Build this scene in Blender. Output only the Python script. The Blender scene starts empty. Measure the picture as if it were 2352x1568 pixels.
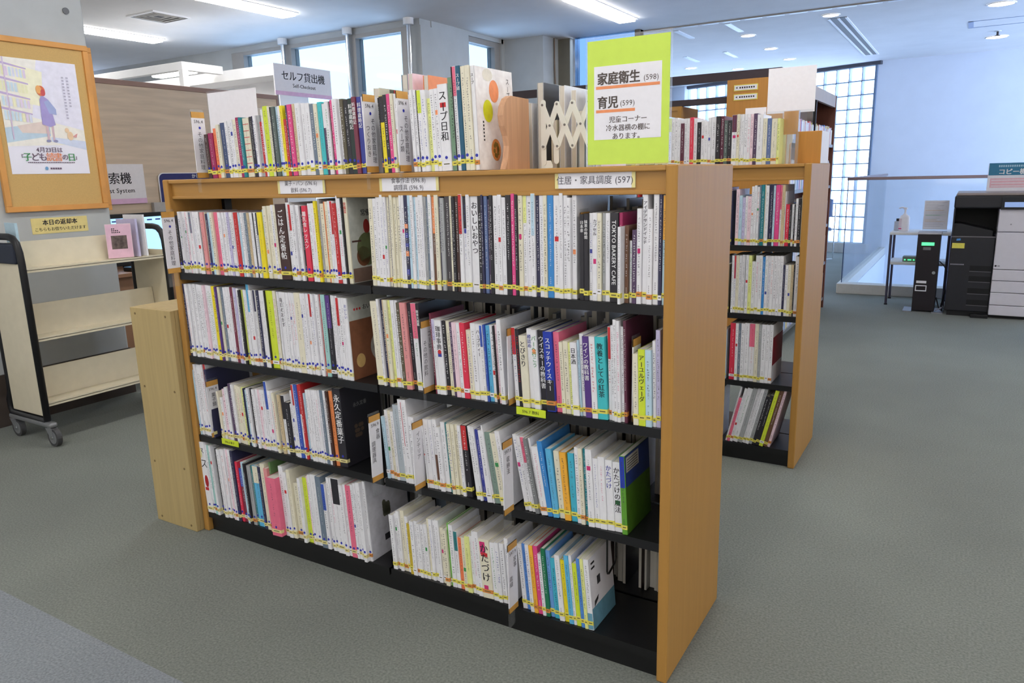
import bpy, bmesh, math, random
from mathutils import Vector, Matrix
random.seed(7)
SC = bpy.context.scene
COL = SC.collection
R = math.radians

# ------------------------------------------------------------------ camera
def setup_camera():
    cd = bpy.data.cameras.new('camera'); co = bpy.data.objects.new('camera', cd); COL.objects.link(co)
    yaw, pitch, roll = -0.546536, -0.216999, -0.025221
    f = Vector((math.sin(yaw)*math.cos(pitch), math.cos(yaw)*math.cos(pitch), math.sin(pitch)))
    r = Vector((math.cos(yaw), -math.sin(yaw), 0)); u = r.cross(f)
    r2 = r*math.cos(roll)+u*math.sin(roll); u2 = -r*math.sin(roll)+u*math.cos(roll)
    m = Matrix((r2, u2, -f)).transposed().to_4x4(); m.translation = (2.400080, -1.643634, 1.291140)
    co.matrix_world = m
    cd.sensor_fit = 'HORIZONTAL'; cd.sensor_width = 36; cd.lens = 1718.441820/2352*36
    cd.clip_start = .02; cd.clip_end = 200
    SC.camera = co
setup_camera()

# ------------------------------------------------------------------ world, exposure
W = bpy.data.worlds.new('sky'); SC.world = W; W.use_nodes = True
nt = W.node_tree; nt.nodes.clear()
wo = nt.nodes.new('ShaderNodeOutputWorld'); bg = nt.nodes.new('ShaderNodeBackground')
tc = nt.nodes.new('ShaderNodeTexCoord'); sp = nt.nodes.new('ShaderNodeSeparateXYZ'); rp = nt.nodes.new('ShaderNodeValToRGB')
rp.color_ramp.elements[0].position = .30; rp.color_ramp.elements[0].color = (.56,.72,.95,1)
rp.color_ramp.elements[1].position = .75; rp.color_ramp.elements[1].color = (.46,.67,1,1)
e = rp.color_ramp.elements.new(0.0); e.color = (.95,1.2,1.65,1); e = rp.color_ramp.elements.new(.03); e.color = (.60,.74,.95,1)   # added bright glow below the horizon, lifts the ceiling through the windows
nt.links.new(tc.outputs['Generated'], sp.inputs[0]); nt.links.new(sp.outputs['Z'], rp.inputs[0])
nt.links.new(rp.outputs[0], bg.inputs['Color']); bg.inputs['Strength'].default_value = 4.2
nt.links.new(bg.outputs[0], wo.inputs[0])
SC.view_settings.view_transform = 'Standard'; SC.view_settings.look = 'None'
SC.view_settings.exposure = 0.74; SC.view_settings.gamma = 1.0
SC.view_settings.use_curve_mapping = False
LAMP = 13          # strength of the fluorescent diffusers
cy = SC.cycles
cy.max_bounces = 7; cy.diffuse_bounces = 4; cy.glossy_bounces = 3; cy.transmission_bounces = 6; cy.transparent_max_bounces = 10
cy.caustics_reflective = False; cy.caustics_refractive = False; cy.sample_clamp_indirect = 6.0
cy.use_denoising = True

# ------------------------------------------------------------------ materials
def lin(c): return tuple(((x/255)/12.92 if x/255 <= .04045 else ((x/255+.055)/1.055)**2.4) for x in c)
MATS = {}
def mat(name, rgb, rough=.5, noise=.05, scale=30, spec=.4, metal=0, emit=0, bump=0, stretch=None, coat=0):
    if name in MATS: return MATS[name]
    m = bpy.data.materials.new(name); m.use_nodes = True; t = m.node_tree; b = t.nodes['Principled BSDF']
    c = lin(rgb)
    b.inputs['Roughness'].default_value = rough; b.inputs['Specular IOR Level'].default_value = spec; b.inputs['Metallic'].default_value = metal
    if coat: b.inputs['Coat Weight'].default_value = coat; b.inputs['Coat Roughness'].default_value = .15
    n = t.nodes.new('ShaderNodeTexNoise'); n.inputs['Scale'].default_value = scale; n.inputs['Detail'].default_value = 4
    g = t.nodes.new('ShaderNodeTexCoord'); mp = t.nodes.new('ShaderNodeMapping')
    t.links.new(g.outputs['Object'], mp.inputs['Vector']); t.links.new(mp.outputs[0], n.inputs['Vector'])
    if stretch: mp.inputs['Scale'].default_value = stretch
    r = t.nodes.new('ShaderNodeValToRGB')
    r.color_ramp.elements[0].position = .3; r.color_ramp.elements[1].position = .7
    r.color_ramp.elements[0].color = (*[x*(1-noise) for x in c], 1); r.color_ramp.elements[1].color = (*[min(1, x*(1+noise)) for x in c], 1)
    t.links.new(n.outputs['Fac'], r.inputs[0]); t.links.new(r.outputs[0], b.inputs['Base Color'])
    if emit:
        t.links.new(r.outputs[0], b.inputs['Emission Color']); b.inputs['Emission Strength'].default_value = emit
    if bump:
        bp = t.nodes.new('ShaderNodeBump'); bp.inputs['Strength'].default_value = bump; bp.inputs['Distance'].default_value = .004
        t.links.new(n.outputs['Fac'], bp.inputs['Height']); t.links.new(bp.outputs[0], b.inputs['Normal'])
    MATS[name] = m; return m
def clear(name, tint=(1,1,1), gloss=.07, diffuse=0, dcol=(1,1,1)):
    if name in MATS: return MATS[name]
    m = bpy.data.materials.new(name); m.use_nodes = True; t = m.node_tree; t.nodes.clear()
    o = t.nodes.new('ShaderNodeOutputMaterial'); a = t.nodes.new('ShaderNodeBsdfTransparent'); a.inputs[0].default_value = (*tint, 1)
    g = t.nodes.new('ShaderNodeBsdfGlossy'); g.inputs['Roughness'].default_value = .04
    x = t.nodes.new('ShaderNodeMixShader'); x.inputs[0].default_value = gloss
    fr = t.nodes.new('ShaderNodeLayerWeight'); fr.inputs['Blend'].default_value = .5
    pw = t.nodes.new('ShaderNodeMath'); pw.operation = 'POWER'; pw.inputs[1].default_value = 5
    ma = t.nodes.new('ShaderNodeMath'); ma.operation = 'MULTIPLY_ADD'; ma.inputs[1].default_value = .6; ma.inputs[2].default_value = gloss*.5
    t.links.new(fr.outputs['Facing'], pw.inputs[0]); t.links.new(pw.outputs[0], ma.inputs[0]); t.links.new(ma.outputs[0], x.inputs[0])
    t.links.new(a.outputs[0], x.inputs[1]); t.links.new(g.outputs[0], x.inputs[2]); last = x
    if diffuse:
        d = t.nodes.new('ShaderNodeBsdfDiffuse'); d.inputs[0].default_value = (*dcol, 1)
        tl = t.nodes.new('ShaderNodeBsdfTranslucent'); tl.inputs[0].default_value = (*dcol, 1)
        dd = t.nodes.new('ShaderNodeMixShader'); t.links.new(d.outputs[0], dd.inputs[1]); t.links.new(tl.outputs[0], dd.inputs[2])
        y = t.nodes.new('ShaderNodeMixShader'); y.inputs[0].default_value = diffuse
        t.links.new(x.outputs[0], y.inputs[1]); t.links.new(dd.outputs[0], y.inputs[2]); last = y
    t.links.new(last.outputs[0], o.inputs[0]); MATS[name] = m; return m

OAK = mat('oak_veneer', (176,130,66), .5, .05, 6, .25, stretch=(10,10,.4))
OAKX = mat('oak_veneer_along', (176,130,66), .42, .05, 6, .4, stretch=(.5,14,14))
PINE = mat('pale_board', (180,158,110), .55, .07, 6, .3, stretch=(12,12,.5))
DARKWOOD = mat('dark_wood_edge', (104,58,44), .5, .1, 8, stretch=(10,10,.5))
ORANGEWOOD = mat('orange_board', (192,134,62), .5, .06, 8, stretch=(10,10,.6))
GREYWOOD = mat('grey_brown_wood_grain', (208,190,170), .5, .12, 3, .3, stretch=(1,.8,9))
STEEL = mat('black_steel', (20,20,22), .38, .1, 40, .5)
STEELGREY = mat('grey_steel', (150,152,156), .35, .05, 40, .5, metal=.5)
CHROME = mat('chrome', (215,218,222), .18, .02, 20, metal=1)
BLACK = mat('black_plastic', (24,24,27), .45, .1, 60)
CREAM = mat('cream_steel', (218,208,184), .45, .03, 20)
WHITE = mat('white_paint', (232,232,234), .6, .02, 8)
PAPER = mat('white_paper', (236,234,240), .6, .02, 60, .2)
LAMPM = mat('lamp_diffuser', (255,253,248), .5, 0, 5, emit=LAMP)
YEL = mat('label_yellow', (228,216,96), .55, .05, 80)
YELP = mat('label_pale_yellow', (228,216,150), .55, .05, 80)
ORA = mat('label_orange', (216,140,70), .55, .05, 80)
ORB = mat('tab_orange', (214,160,80), .5, .05, 60)
DOT = mat('dot_blue', (48,56,170), .5, .05, 60)
INK = mat('ink', (48,46,52), .6, .05, 60, .2)
INKL = mat('ink_small_print', (78,76,88), .6, .05, 60, .2)
INKB = mat('ink_blue', (70,78,160), .6, .05, 60, .2)
INKP = mat('ink_pink', (206,60,120), .6, .05, 60, .2)
INKR = mat('ink_red', (200,56,60), .6, .05, 60, .2)
INKG = mat('ink_green', (70,150,90), .6, .05, 60, .2)
INKO = mat('ink_orange', (236,150,104), .6, .05, 60, .2)
INKW = mat('ink_white', (236,236,236), .6, .02, 60, .2)
PAGE = mat('page_edges', (214,208,198), .7, .10, 4, .2, stretch=(160,1,1))
GLASS = clear('window_glass', (.93,.97,1), .05)
GLASSW = clear('added_window_warm_glass', (.62,.54,.45), .05)  # warm tint balances the blue daylight of the added windows
GLASST = clear('pale_blue_tinted_glass', (.49,.56,.60), .05)
GLASSD = clear('deep_blue_tinted_glass', (.26,.34,.43), .05)
ACR = clear('clear_acrylic', (.97,.98,.99), .05, .05)
BLOCKM = clear('glass_block', (.90,.96,1), .05, .35, (.85,.93,1))

# ------------------------------------------------------------------ mesh helper
class MB:
    def __init__(s, M=None): s.v = []; s.f = []; s.mi = []; s.mats = []; s.M = M or Matrix()
    def m(s, mt):
        if mt not in s.mats: s.mats.append(mt)
        return s.mats.index(mt)
    def add(s, vs, fs, mt):
        b = len(s.v); s.v += [tuple(s.M @ Vector(v)) for v in vs]; k = s.m(mt)
        for f in fs: s.f.append([b+i for i in f]); s.mi.append(k)
    def box(s, x0, x1, y0, y1, z0, z1, mt):
        s.add([(x,y,z) for x in (x0,x1) for y in (y0,y1) for z in (z0,z1)],
              [(0,1,3,2),(4,6,7,5),(0,4,5,1),(2,3,7,6),(0,2,6,4),(1,5,7,3)], mt)
    def rbox(s, x0, x1, y0, y1, z0, z1, mt, r=.004):
        bm = bmesh.new(); bmesh.ops.create_cube(bm, size=1)
        for v in bm.verts: v.co = Vector((x0+(v.co.x+.5)*(x1-x0), y0+(v.co.y+.5)*(y1-y0), z0+(v.co.z+.5)*(z1-z0)))
        bmesh.ops.bevel(bm, geom=bm.edges[:], offset=r, segments=2, affect='EDGES', profile=.5)
        bm.verts.index_update(); s.add([v.co[:] for v in bm.verts], [[v.index for v in f.verts] for f in bm.faces], mt); bm.free()
    def prism(s, poly, a, b, axis, mt):
        # poly in the two other axes (cyclic order), extruded along axis from a to b
        def P(p, t): return {0:(t,p[0],p[1]), 1:(p[0],t,p[1]), 2:(p[0],p[1],t)}[axis]
        n = len(poly); vs = [P(p,a) for p in poly]+[P(p,b) for p in poly]
        fs = [list(range(n))[::-1], list(range(n,2*n))]+[(i,(i+1)%n,n+(i+1)%n,n+i) for i in range(n)]
        s.add(vs, fs, mt)
    def cyl(s, p, q, r, mt, n=16, r2=None):
        p, q = Vector(p), Vector(q); d = (q-p).normalized(); a = d.orthogonal().normalized(); b = d.cross(a); r2 = r if r2 is None else r2
        vs = [p+(a*math.cos(2*math.pi*i/n)+b*math.sin(2*math.pi*i/n))*r for i in range(n)]+[q+(a*math.cos(2*math.pi*i/n)+b*math.sin(2*math.pi*i/n))*r2 for i in range(n)]
        s.add(vs, [list(range(n))[::-1], list(range(n,2*n))]+[(i,(i+1)%n,n+(i+1)%n,n+i) for i in range(n)], mt)
    def tube(s, pts, r, mt, n=10):
        pts = [Vector(p) for p in pts]; vs = []; N = len(pts); a = None
        for i, p in enumerate(pts):
            d = (pts[min(i+1,N-1)]-pts[max(i-1,0)]).normalized()
            a = d.orthogonal().normalized() if a is None else (a-d*a.dot(d)).normalized()
            b = d.cross(a); vs += [p+(a*math.cos(2*math.pi*k/n)+b*math.sin(2*math.pi*k/n))*r for k in range(n)]
        fs = [(i*n+k, i*n+(k+1)%n, (i+1)*n+(k+1)%n, (i+1)*n+k) for i in range(N-1) for k in range(n)]
        s.add(vs, fs+[list(range(n))[::-1], [(N-1)*n+k for k in range(n)]], mt)
    def disc(s, c, r, nrm, mt, n=20, ry=None):
        c = Vector(c); nrm = Vector(nrm); a = Vector((0,0,1)).cross(nrm)
        a = a.normalized() if a.length > .1 else Vector((1,0,0)); b = nrm.cross(a); ry = ry or r
        s.add([c+a*math.cos(2*math.pi*i/n)*r+b*math.sin(2*math.pi*i/n)*ry for i in range(n)], [list(range(n))], mt)
    def quad(s, pts, mt): s.add(pts, [list(range(len(pts)))], mt)
    def mesh(s, name, smooth=False):
        me = bpy.data.meshes.new(name); me.from_pydata(s.v, [], s.f)
        for mt in s.mats: me.materials.append(mt)
        me.polygons.foreach_set('material_index', s.mi)
        if smooth: me.polygons.foreach_set('use_smooth', [True]*len(s.f))
        me.update(); return me
    def build(s, name, parent=None, smooth=False, loc=None, rot=None):
        o = bpy.data.objects.new(name, s.mesh(name, smooth)); COL.objects.link(o)
        if parent: o.parent = parent
        if loc: o.location = loc
        if rot: o.rotation_euler = rot
        return o
def tag(o, label, cat, group=None, kind=None):
    o['label'] = label; o['category'] = cat
    if group: o['group'] = group
    if kind: o['kind'] = kind
    return o
def thing(name, label, cat, loc=(0,0,0), group=None, rz=0):
    o = bpy.data.objects.new(name, None); COL.objects.link(o); o.location = loc; o.rotation_euler = (0,0,rz); o.empty_display_size = .05
    return tag(o, label, cat, group)
def struct(name, mb, label=None, parent=None):
    o = mb.build(name, parent)
    if not parent: o['kind'] = 'structure'
    if label: o['label'] = label
    return o
def boxo(name, b, mt, parent=None, r=0):
    mb = MB(); (mb.rbox(*b, mt, r) if r else mb.box(*b, mt)); return mb.build(name, parent)

# ------------------------------------------------------------------ lettering
GL = {}
def glyph(ch, bold):
    k = (ch, bold)
    if k in GL: return GL[k]
    cu = bpy.data.curves.new('g', 'FONT'); cu.body = ch; cu.size = 1; cu.resolution_u = 2; cu.align_x = 'CENTER'
    o = bpy.data.objects.new('g', cu); me = o.to_mesh()
    vs = [v.co.copy() for v in me.vertices]; fs = [list(p.vertices) for p in me.polygons]
    o.to_mesh_clear(); bpy.data.objects.remove(o); bpy.data.curves.remove(cu)
    w = (max(v.x for v in vs)-min(v.x for v in vs)) if vs else .3
    GL[k] = (vs, fs, w); return GL[k]
def text(mb, s, origin, right, up, size, mt, vertical=False, bold=0, align='c', squeeze=1.0):
    o, rx, uy = Vector(origin), Vector(right), Vector(up)
    nn = rx.cross(uy)*.00007
    for q, (dx, dy) in enumerate({0:((0,0),), 1:((-.018,0),(.018,0)), 2:((-.03,-.015),(.03,-.015),(-.03,.02),(.03,.02))}[bold]): text1(mb, s, o+rx*dx*size+uy*dy*size+nn*q, rx, uy, size, mt, vertical, align, squeeze)
def text1(mb, s, origin, right, up, size, mt, vertical=False, align='c', squeeze=1.0, bold=0):
    # origin: centre of first line (horizontal) or centre-top of the column (vertical)
    o, rx, uy = Vector(origin), Vector(right), Vector(up)
    adv = [(1.0 if ord(c) > 0x2000 else (.3 if c in " .,'" else glyph(c, bold)[2]+.1)) for c in s]
    if vertical:
        y = 0
        for c in s:
            if c == ' ': y -= .6*size; continue
            vs, fs, w = glyph(c, bold); y -= size
            if c in 'ー-―〜': mb.add([o+rx*(-(v.y-.36)*size)*squeeze*-1+uy*(y+.38*size-v.x*size) for v in vs], fs, mt)
            else: mb.add([o+rx*v.x*size*squeeze+uy*(y+.12*size+v.y*size) for v in vs], fs, mt)
        return
    tot = sum(adv)*size*squeeze; x = -tot/2 if align == 'c' else (0 if align == 'l' else -tot)
    for c, a in zip(s, adv):
        if c != ' ':
            vs, fs, w = glyph(c, bold); mb.add([o+rx*(x+a*size*squeeze/2+v.x*size*squeeze)+uy*(v.y-.36)*size for v in vs], fs, mt)
        x += a*size*squeeze
# ------------------------------------------------------------------ room shell
HC = 2.8
CONC = mat('painted_concrete', (184,187,188), .75, .05, 5, .2, bump=.05)
WALLW = mat('white_wall', (222,226,236), .8, .02, 4, .2)
CEIL = mat('ceiling_paint', (232,230,230), .85, .03, 3, .2)
def carpet(name, rgb, s):
    m = mat(name, rgb, .95, .26, s, .1, bump=.35)
    t = m.node_tree; b = t.nodes['Principled BSDF']; b.inputs['Sheen Weight'].default_value = .15
    ramp = next(n for n in t.nodes if n.type == 'VALTORGB'); big = t.nodes.new('ShaderNodeTexNoise'); big.inputs['Scale'].default_value = 1.1; big.inputs['Detail'].default_value = 3
    g = next(n for n in t.nodes if n.type == 'TEX_COORD'); t.links.new(g.outputs['Object'], big.inputs['Vector'])
    mr = t.nodes.new('ShaderNodeMapRange'); mr.inputs[1].default_value = .3; mr.inputs[2].default_value = .7; mr.inputs[3].default_value = .86; mr.inputs[4].default_value = 1.10
    t.links.new(big.outputs['Fac'], mr.inputs[0]); mx = t.nodes.new('ShaderNodeVectorMath'); mx.operation = 'SCALE'
    t.links.new(ramp.outputs[0], mx.inputs[0]); t.links.new(mr.outputs[0], mx.inputs['Scale']); t.links.new(mx.outputs[0], b.inputs['Base Color'])
    return m
CARP = carpet('grey_green_carpet', (115,119,113), 150)
CARP2 = carpet('pale_blue_grey_carpet', (126,131,137), 150)
mb = MB()
X0, X1, Y0, Y1 = -8, 6, -5, 13.2
HX0, HX1, HY0, HY1 = 1.36, 5.9, 7.0, 11.0
def fl(x0, x1, y0, y1, m): mb.box(x0, x1, y0, y1, -.1, 0, m)
fl(X0, X1, Y0, -.613, CARP2); fl(X0, X1, -.613, 4.7, CARP); fl(-2.5, X1, 4.7, HY0, CARP); fl(HX1, X1, HY0, 11.1, CARP)
EDGE = [(1.08,11.12),(-2.95,12.58),(-.85,6.55)]
mb.prism([(-.85,HY0),(HX0,HY0),(HX0,11.1)]+EDGE[:2], -.1, 0, 2, CARP)
struct('floor', mb, 'grey green carpet with a paler blue grey strip')
mb = MB(); mb.prism([(X0-.15,Y0-.15),(X1+.15,Y0-.15),(X1+.15,11.15)]+EDGE+[(-1.94,6.55),(-2.47,6.2),(-2.47,4.7),(X0-.15,4.7)], HC, HC+.1, 2, CEIL); struct('ceiling', mb)
# walls never in view close the room behind the camera
mb = MB(); mb.box(X0-.15, X0, Y0, 4.4, 0, HC, WALLW); struct('wall_west', mb)
mb = MB(); mb.box(X0, -3.2, Y0-.15, Y0, 0, HC, WALLW); mb.box(5.2, X1, Y0-.15, Y0, 0, HC, WALLW); mb.box(-3.2, 5.2, Y0-.15, Y0, 0, .8, WALLW); mb.box(-3.2, 5.2, Y0-.15, Y0, 2.6, HC, WALLW); struct('wall_south', mb)
mb = MB()
for k in range(8): mb.box(-3.2+k*1.2-.04, -3.2+k*1.2+.04, Y0-.10, Y0-.02, .8, 2.6, STEELGREY)
mb.box(-3.2, 5.2, Y0-.10, Y0-.02, .8, .86, STEELGREY); mb.box(-3.2, 5.2, Y0-.10, Y0-.02, 2.54, 2.6, STEELGREY)
ws = struct('window_added_south', mb, 'long row of added windows behind the camera')  # unseen windows added to throw daylight on signs and spines
mb = MB(); mb.box(-3.2, 5.2, Y0-.06, Y0-.05, .86, 2.54, GLASSW); struct('glass_pane', mb, None, ws)
mb = MB()                                                    # east wall, openings for the added stair well and aisle windows
mb.box(X1, X1+.15, 5.4, 7.1, -2.6, HC, WALLW); mb.box(X1, X1+.15, Y0, -4.2, 0, HC, WALLW); mb.box(X1, X1+.15, -4.2, 5.4, 0, 1.3, WALLW); mb.box(X1, X1+.15, -4.2, 5.4, 2.65, HC, WALLW); mb.box(X1, X1+.15, 10.9, 11.15, -2.6, HC, WALLW); mb.box(X1, X1+.15, 7.1, 10.9, 2.7, HC, WALLW); mb.box(X1, X1+.15, 7.1, 10.9, -2.6, -2.2, WALLW)
struct('wall_east', mb)
mb = MB()
for y in (7.1, 8.95, 10.84): mb.box(X1+.02, X1+.1, y, y+.06, -2.2, 2.7, STEELGREY)
mb.box(X1+.02, X1+.1, 7.1, 10.9, -.15, .0, STEELGREY); mb.box(X1+.02, X1+.1, 7.1, 10.9, 2.64, 2.7, STEELGREY)
we = struct('window_added_stair', mb, 'tall added window beside the stair well, out of view')  # unseen window added to bring daylight to the far wall and ceiling
mb = MB(); mb.box(X1+.05, X1+.06, 7.1, 10.9, -2.2, 2.7, GLASS); struct('glass_pane', mb, None, we)
mb = MB()
for k in range(9): mb.box(X1+.02, X1+.1, -4.2+k*1.2-.04, -4.2+k*1.2+.04, 1.3, 2.65, STEELGREY)
we = struct('window_added_aisle', mb, 'row of added windows along the front aisle, out of view')  # added out of view to light the ceiling and east-turned faces
mb = MB(); mb.box(X1+.05, X1+.06, -4.2, 5.4, 1.3, 2.65, GLASSW); struct('glass_pane', mb, None, we)
# white wall behind the stair well, running down into it
mb = MB(); mb.box(1.08, X1, HY1, HY1+.15, -2.6, HC, WALLW); struct('wall_north', mb, 'pale wall behind the stair well')
mb = MB(); mb.box(HX0-.06, HX0+.012, HY0, HY1, -2.6, .001, WALLW); mb.box(HX0, HX1, HY0-.06, HY0+.012, -2.6, .001, WALLW); mb.box(HX0-.06, X1, HY0-.06, HY1, -2.66, -2.6, WALLW); mb.box(HX1, HX1+.06, HY0, HY1, -2.6, 0, WALLW)
struct('wall_stairwell', mb, 'white sides of the stair well')
CURB = mat('stone_kerb', (206,204,200), .6, .04, 30)
mb = MB(); mb.rbox(1.27, X1, 6.83, 7.0, 0, .105, CURB, .006); mb.rbox(1.27, 1.36, 7.0, HY1, 0, .105, CURB, .006); struct('trim_1', mb, 'low stone kerb around the stair well')
# window wall
YA = 4.515
mb = MB(); mb.box(X0, -2.30, YA, YA+.18, 0, .9, CONC); mb.box(X0, -2.30, YA, YA+.18, 2.74, HC, CONC)
mb.box(X0, -5.0, YA, YA+.18, .9, 2.74, CONC); mb.box(-2.44, -2.29, YA, YA+.18, .9, 2.74, CONC)
struct('wall_window', mb, 'grey wall around the row of windows')
FRAME = mat('grey_window_frame', (158,154,150), .5, .03, 20)
wins = [(-4.80,-4.17),(-4.04,-3.23),(-3.11,-2.52)]
mb = MB()
for a, b in ((-5.0,-4.80),(-4.17,-4.04),(-3.23,-3.11),(-2.52,-2.44)): mb.rbox(a, b, YA-.02, YA+.10, .9, 2.74, FRAME, .004)
mb.box(-5.0, -2.44, YA-.018, YA+.10, 2.70, 2.74, FRAME); mb.box(-5.0, -2.44, YA-.018, YA+.10, .9, .95, FRAME)
w1 = struct('window_1', mb, 'row of three tall windows with grey frame')
for a, b in wins:
    g = MB(); g.box(a, b, YA+.04, YA+.05, .95, 2.70, GLASST); struct('glass_pane', g, None, w1)
for x in (-4.105, -3.17, -2.38):
    g = MB(); g.cyl((x,YA-.07,0), (x,YA-.07,HC), .022, CHROME, 14); g.cyl((x,YA-.07,HC-.06), (x,YA-.07,HC), .05, WHITE, 14)
    p = g.build('steel_post'); tag(p, {-4.105:'slim steel post between first and second tall panes', -3.17:'slim steel post between second and third tall panes', -2.38:'slim steel post beside the grey concrete corner'}[x], 'post', 'steel posts along the windows')
# return wall with a single window
XR = -2.29
mb = MB(); mb.box(XR-.18, XR, YA+.18, 5.34, 0, HC, CONC); mb.box(XR-.18, XR, 5.34, 6.04, 2.755, HC, CONC); mb.box(XR-.18, XR, 5.34, 6.04, 0, .9, CONC); mb.box(XR-.18, XR, 6.0, 6.2, 0, HC, CONC)
struct('wall_return', mb, 'grey concrete return wall with one window')
mb = MB(); mb.box(XR-.12, XR-.02, 5.34, 6.0, 2.70, 2.755, FRAME); mb.box(XR-.12, XR-.02, 5.88, 6.0, .9, 2.70, FRAME); mb.box(XR-.12, XR-.02, 5.34, 5.36, .9, 2.70, FRAME); mb.box(XR-.12, XR-.02, 5.34, 6.0, .9, .95, FRAME)
w2 = struct('window_2', mb, 'single window in the concrete return wall')
g = MB(); g.box(XR-.08, XR-.07, 5.36, 5.88, .95, 2.70, GLASST); struct('glass_pane', g, None, w2)
mb = MB(); mb.box(XR, -1.79, 6.06, 6.22, 0, HC, CONC); mb.box(-1.94, -1.79, 6.22, 6.55, 0, HC, CONC); struct('wall_alcove', mb, 'grey concrete pier')
for (x, y, z) in ((-2.286,4.78,2.47),(-2.286,5.27,2.47)):
    pass
# glazing behind the green sign
BRASS = mat('bronze_frame', (120,116,104), .4, .05, 20, metal=.3)
mb = MB(); mb.box(-1.79, -1.64, 6.42, 6.52, 0, HC, BRASS); mb.box(-.86, -.80, 6.42, 6.52, 0, HC, BRASS); mb.box(-1.64, -.86, 6.42, 6.52, 0, .12, BRASS)
w3 = struct('window_3', mb, 'glazed bay with bronze frame behind the green notice')
g = MB(); g.box(-1.60, -1.57, 6.41, 6.53, 0, HC, CHROME); struct('mullion', g, None, w3)
g = MB(); g.box(-1.57, -.86, 6.46, 6.47, .12, HC, GLASSD); struct('glass_pane', g, None, w3)
mb = MB(); mb.tube([(-1.775,6.30,2.8),(-1.773,6.30,2.45),(-1.772,6.315,2.2),(-1.774,6.30,2.0)], .008, mat('brown_cable',(120,100,86),.5)); tag(mb.build('cable'), 'thin brown cable hanging down the concrete pier', 'cable')
mb = MB(); v = [(-.80,6.44),(-.80,6.52),(-2.75,12.6),(-2.82,12.55)]; mb.prism(v, 0, HC, 2, CONC); struct('wall_northwest', mb)
# glass block wall, turned 20 degrees
A = math.atan2(.342, -.94); MG = Matrix.Translation((1.08, 11.0, 0)) @ Matrix.Rotation(A, 4, 'Z')
GROUT = mat('grey_grout', (120,136,160), .7, .05, 40)
mb = MB(MG)
ncol, nrow, pit, zb = 17, 13, .2, .15
for i in range(ncol+1): mb.box(.03+i*pit-.009, .03+i*pit+.009, -.07, .0, zb, zb+nrow*pit, GROUT)
for j in range(nrow+1): mb.box(.03, .03+ncol*pit, -.07, .0, zb+j*pit-.009, zb+j*pit+.009, GROUT)
mb.box(0, .03, -.1, .03, 0, HC, GROUT)
w4 = struct('window_4', mb, 'tall wall of square glass blocks')
mb = MB(MG)
for i in range(ncol):
    for j in range(nrow):
        x, z = .03+i*pit+.006, zb+j*pit+.006; s = pit-.012; e = .022
        O = [(x,0,z),(x+s,0,z),(x+s,0,z+s),(x,0,z+s)]; I = [(x+e,-.0,z+e),(x+s-e,0,z+e),(x+s-e,0,z+s-e),(x+e,0,z+s-e)]
        O = [(p[0],.012,p[2]) for p in O]; I = [(p[0],.028,p[2]) for p in I]
        mb.add(O+I, [(0,1,5,4),(1,2,6,5),(2,3,7,6),(3,0,4,7),(4,5,6,7)], BLOCKM)
struct('glass_pane', mb, None, w4)
mb = MB(MG); mb.box(-.05, 3.44, -.1, .04, 2.75, HC, mat('dark_lintel', (86,84,92), .6)); mb.box(-.05, 3.44, -.12, .06, 0, .15, CURB); struct('trim_2', mb, 'dark head strip and sill of the glass block wall')
mb = MB(MG); mb.box(3.43, 3.80, -.1, .1, 0, HC, WALLW); mb.box(3.72, 4.6, -.2, .3, 0, HC, CONC); struct('wall_block_end', mb)
# column with the pin board
mb = MB(); mb.rbox(-2.75, -2.1, -.9, 1.065, 0, HC, CONC, .012); struct('wall_column', mb, 'grey concrete column carrying the pin board')
mb = MB(); mb.box(-2.1, -2.085, -.9, 1.065, 0, .29, mat('dark_skirting', (70,60,54), .6, .1, 10)); struct('baseboard_column', mb)
mb = MB(); mb.cyl((-2.1,.965,2.27),(-2.092,.965,2.27),.018,mat('plug_grey',(110,112,116),.7)); mb.cyl((-2.1,.98,.62),(-2.092,.98,.62),.018,MATS['plug_grey'])
struct('trim_3', mb, 'round grey plugs in the concrete column')

# ------------------------------------------------------------------ ceiling fittings
def lamp(x, y0, y1, label):
    t = thing('ceiling_light', label, 'light', ((x),(y0+y1)/2,HC), 'recessed fluorescent strips'); L = (y1-y0)/2
    g = MB(); 
    for a, b, c, d in ((-.105,-.085,-L-.02,L+.02),(.085,.105,-L-.02,L+.02),(-.085,.085,-L-.02,-L),(-.085,.085,L,L+.02)): g.box(a, b, c, d, -.006, 0, WHITE)
    g.build('frame', t); g = MB(); g.box(-.085, .085, -L, L, -.030, -.001, LAMPM); g.build('diffuser', t)
lamp(-5.15, 2.43, 3.68, 'long white strip light beside the concrete column')
lamp(-3.12, 2.38, 3.63, 'long white strip light above the wood partition')
lamp(-.71, 4.60, 5.85, 'long white strip light above the green notice')
OFF = 0; WORDS = 'first second third fourth fifth sixth'.split()
for x in (-5.15, -3.12, -.71, 1.7, 4.1):
    for y in (-3.6, -1.2, 1.2, 3.6):
        if (x < -3 and y > 2) or (x == -.71 and y > 3): continue
        OFF += 1
        lamp(x, y-.62, y+.62, f'added unseen white strip light, {WORDS[round((x+5.15)/2.3)]} row from the column, {WORDS[round((y+3.6)/2.4)]} from the added south windows')  # extra strips added out of view to brighten the near room
DL = mat('downlight_glow', (255,250,240), .5, 0, 5, emit=5)
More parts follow.
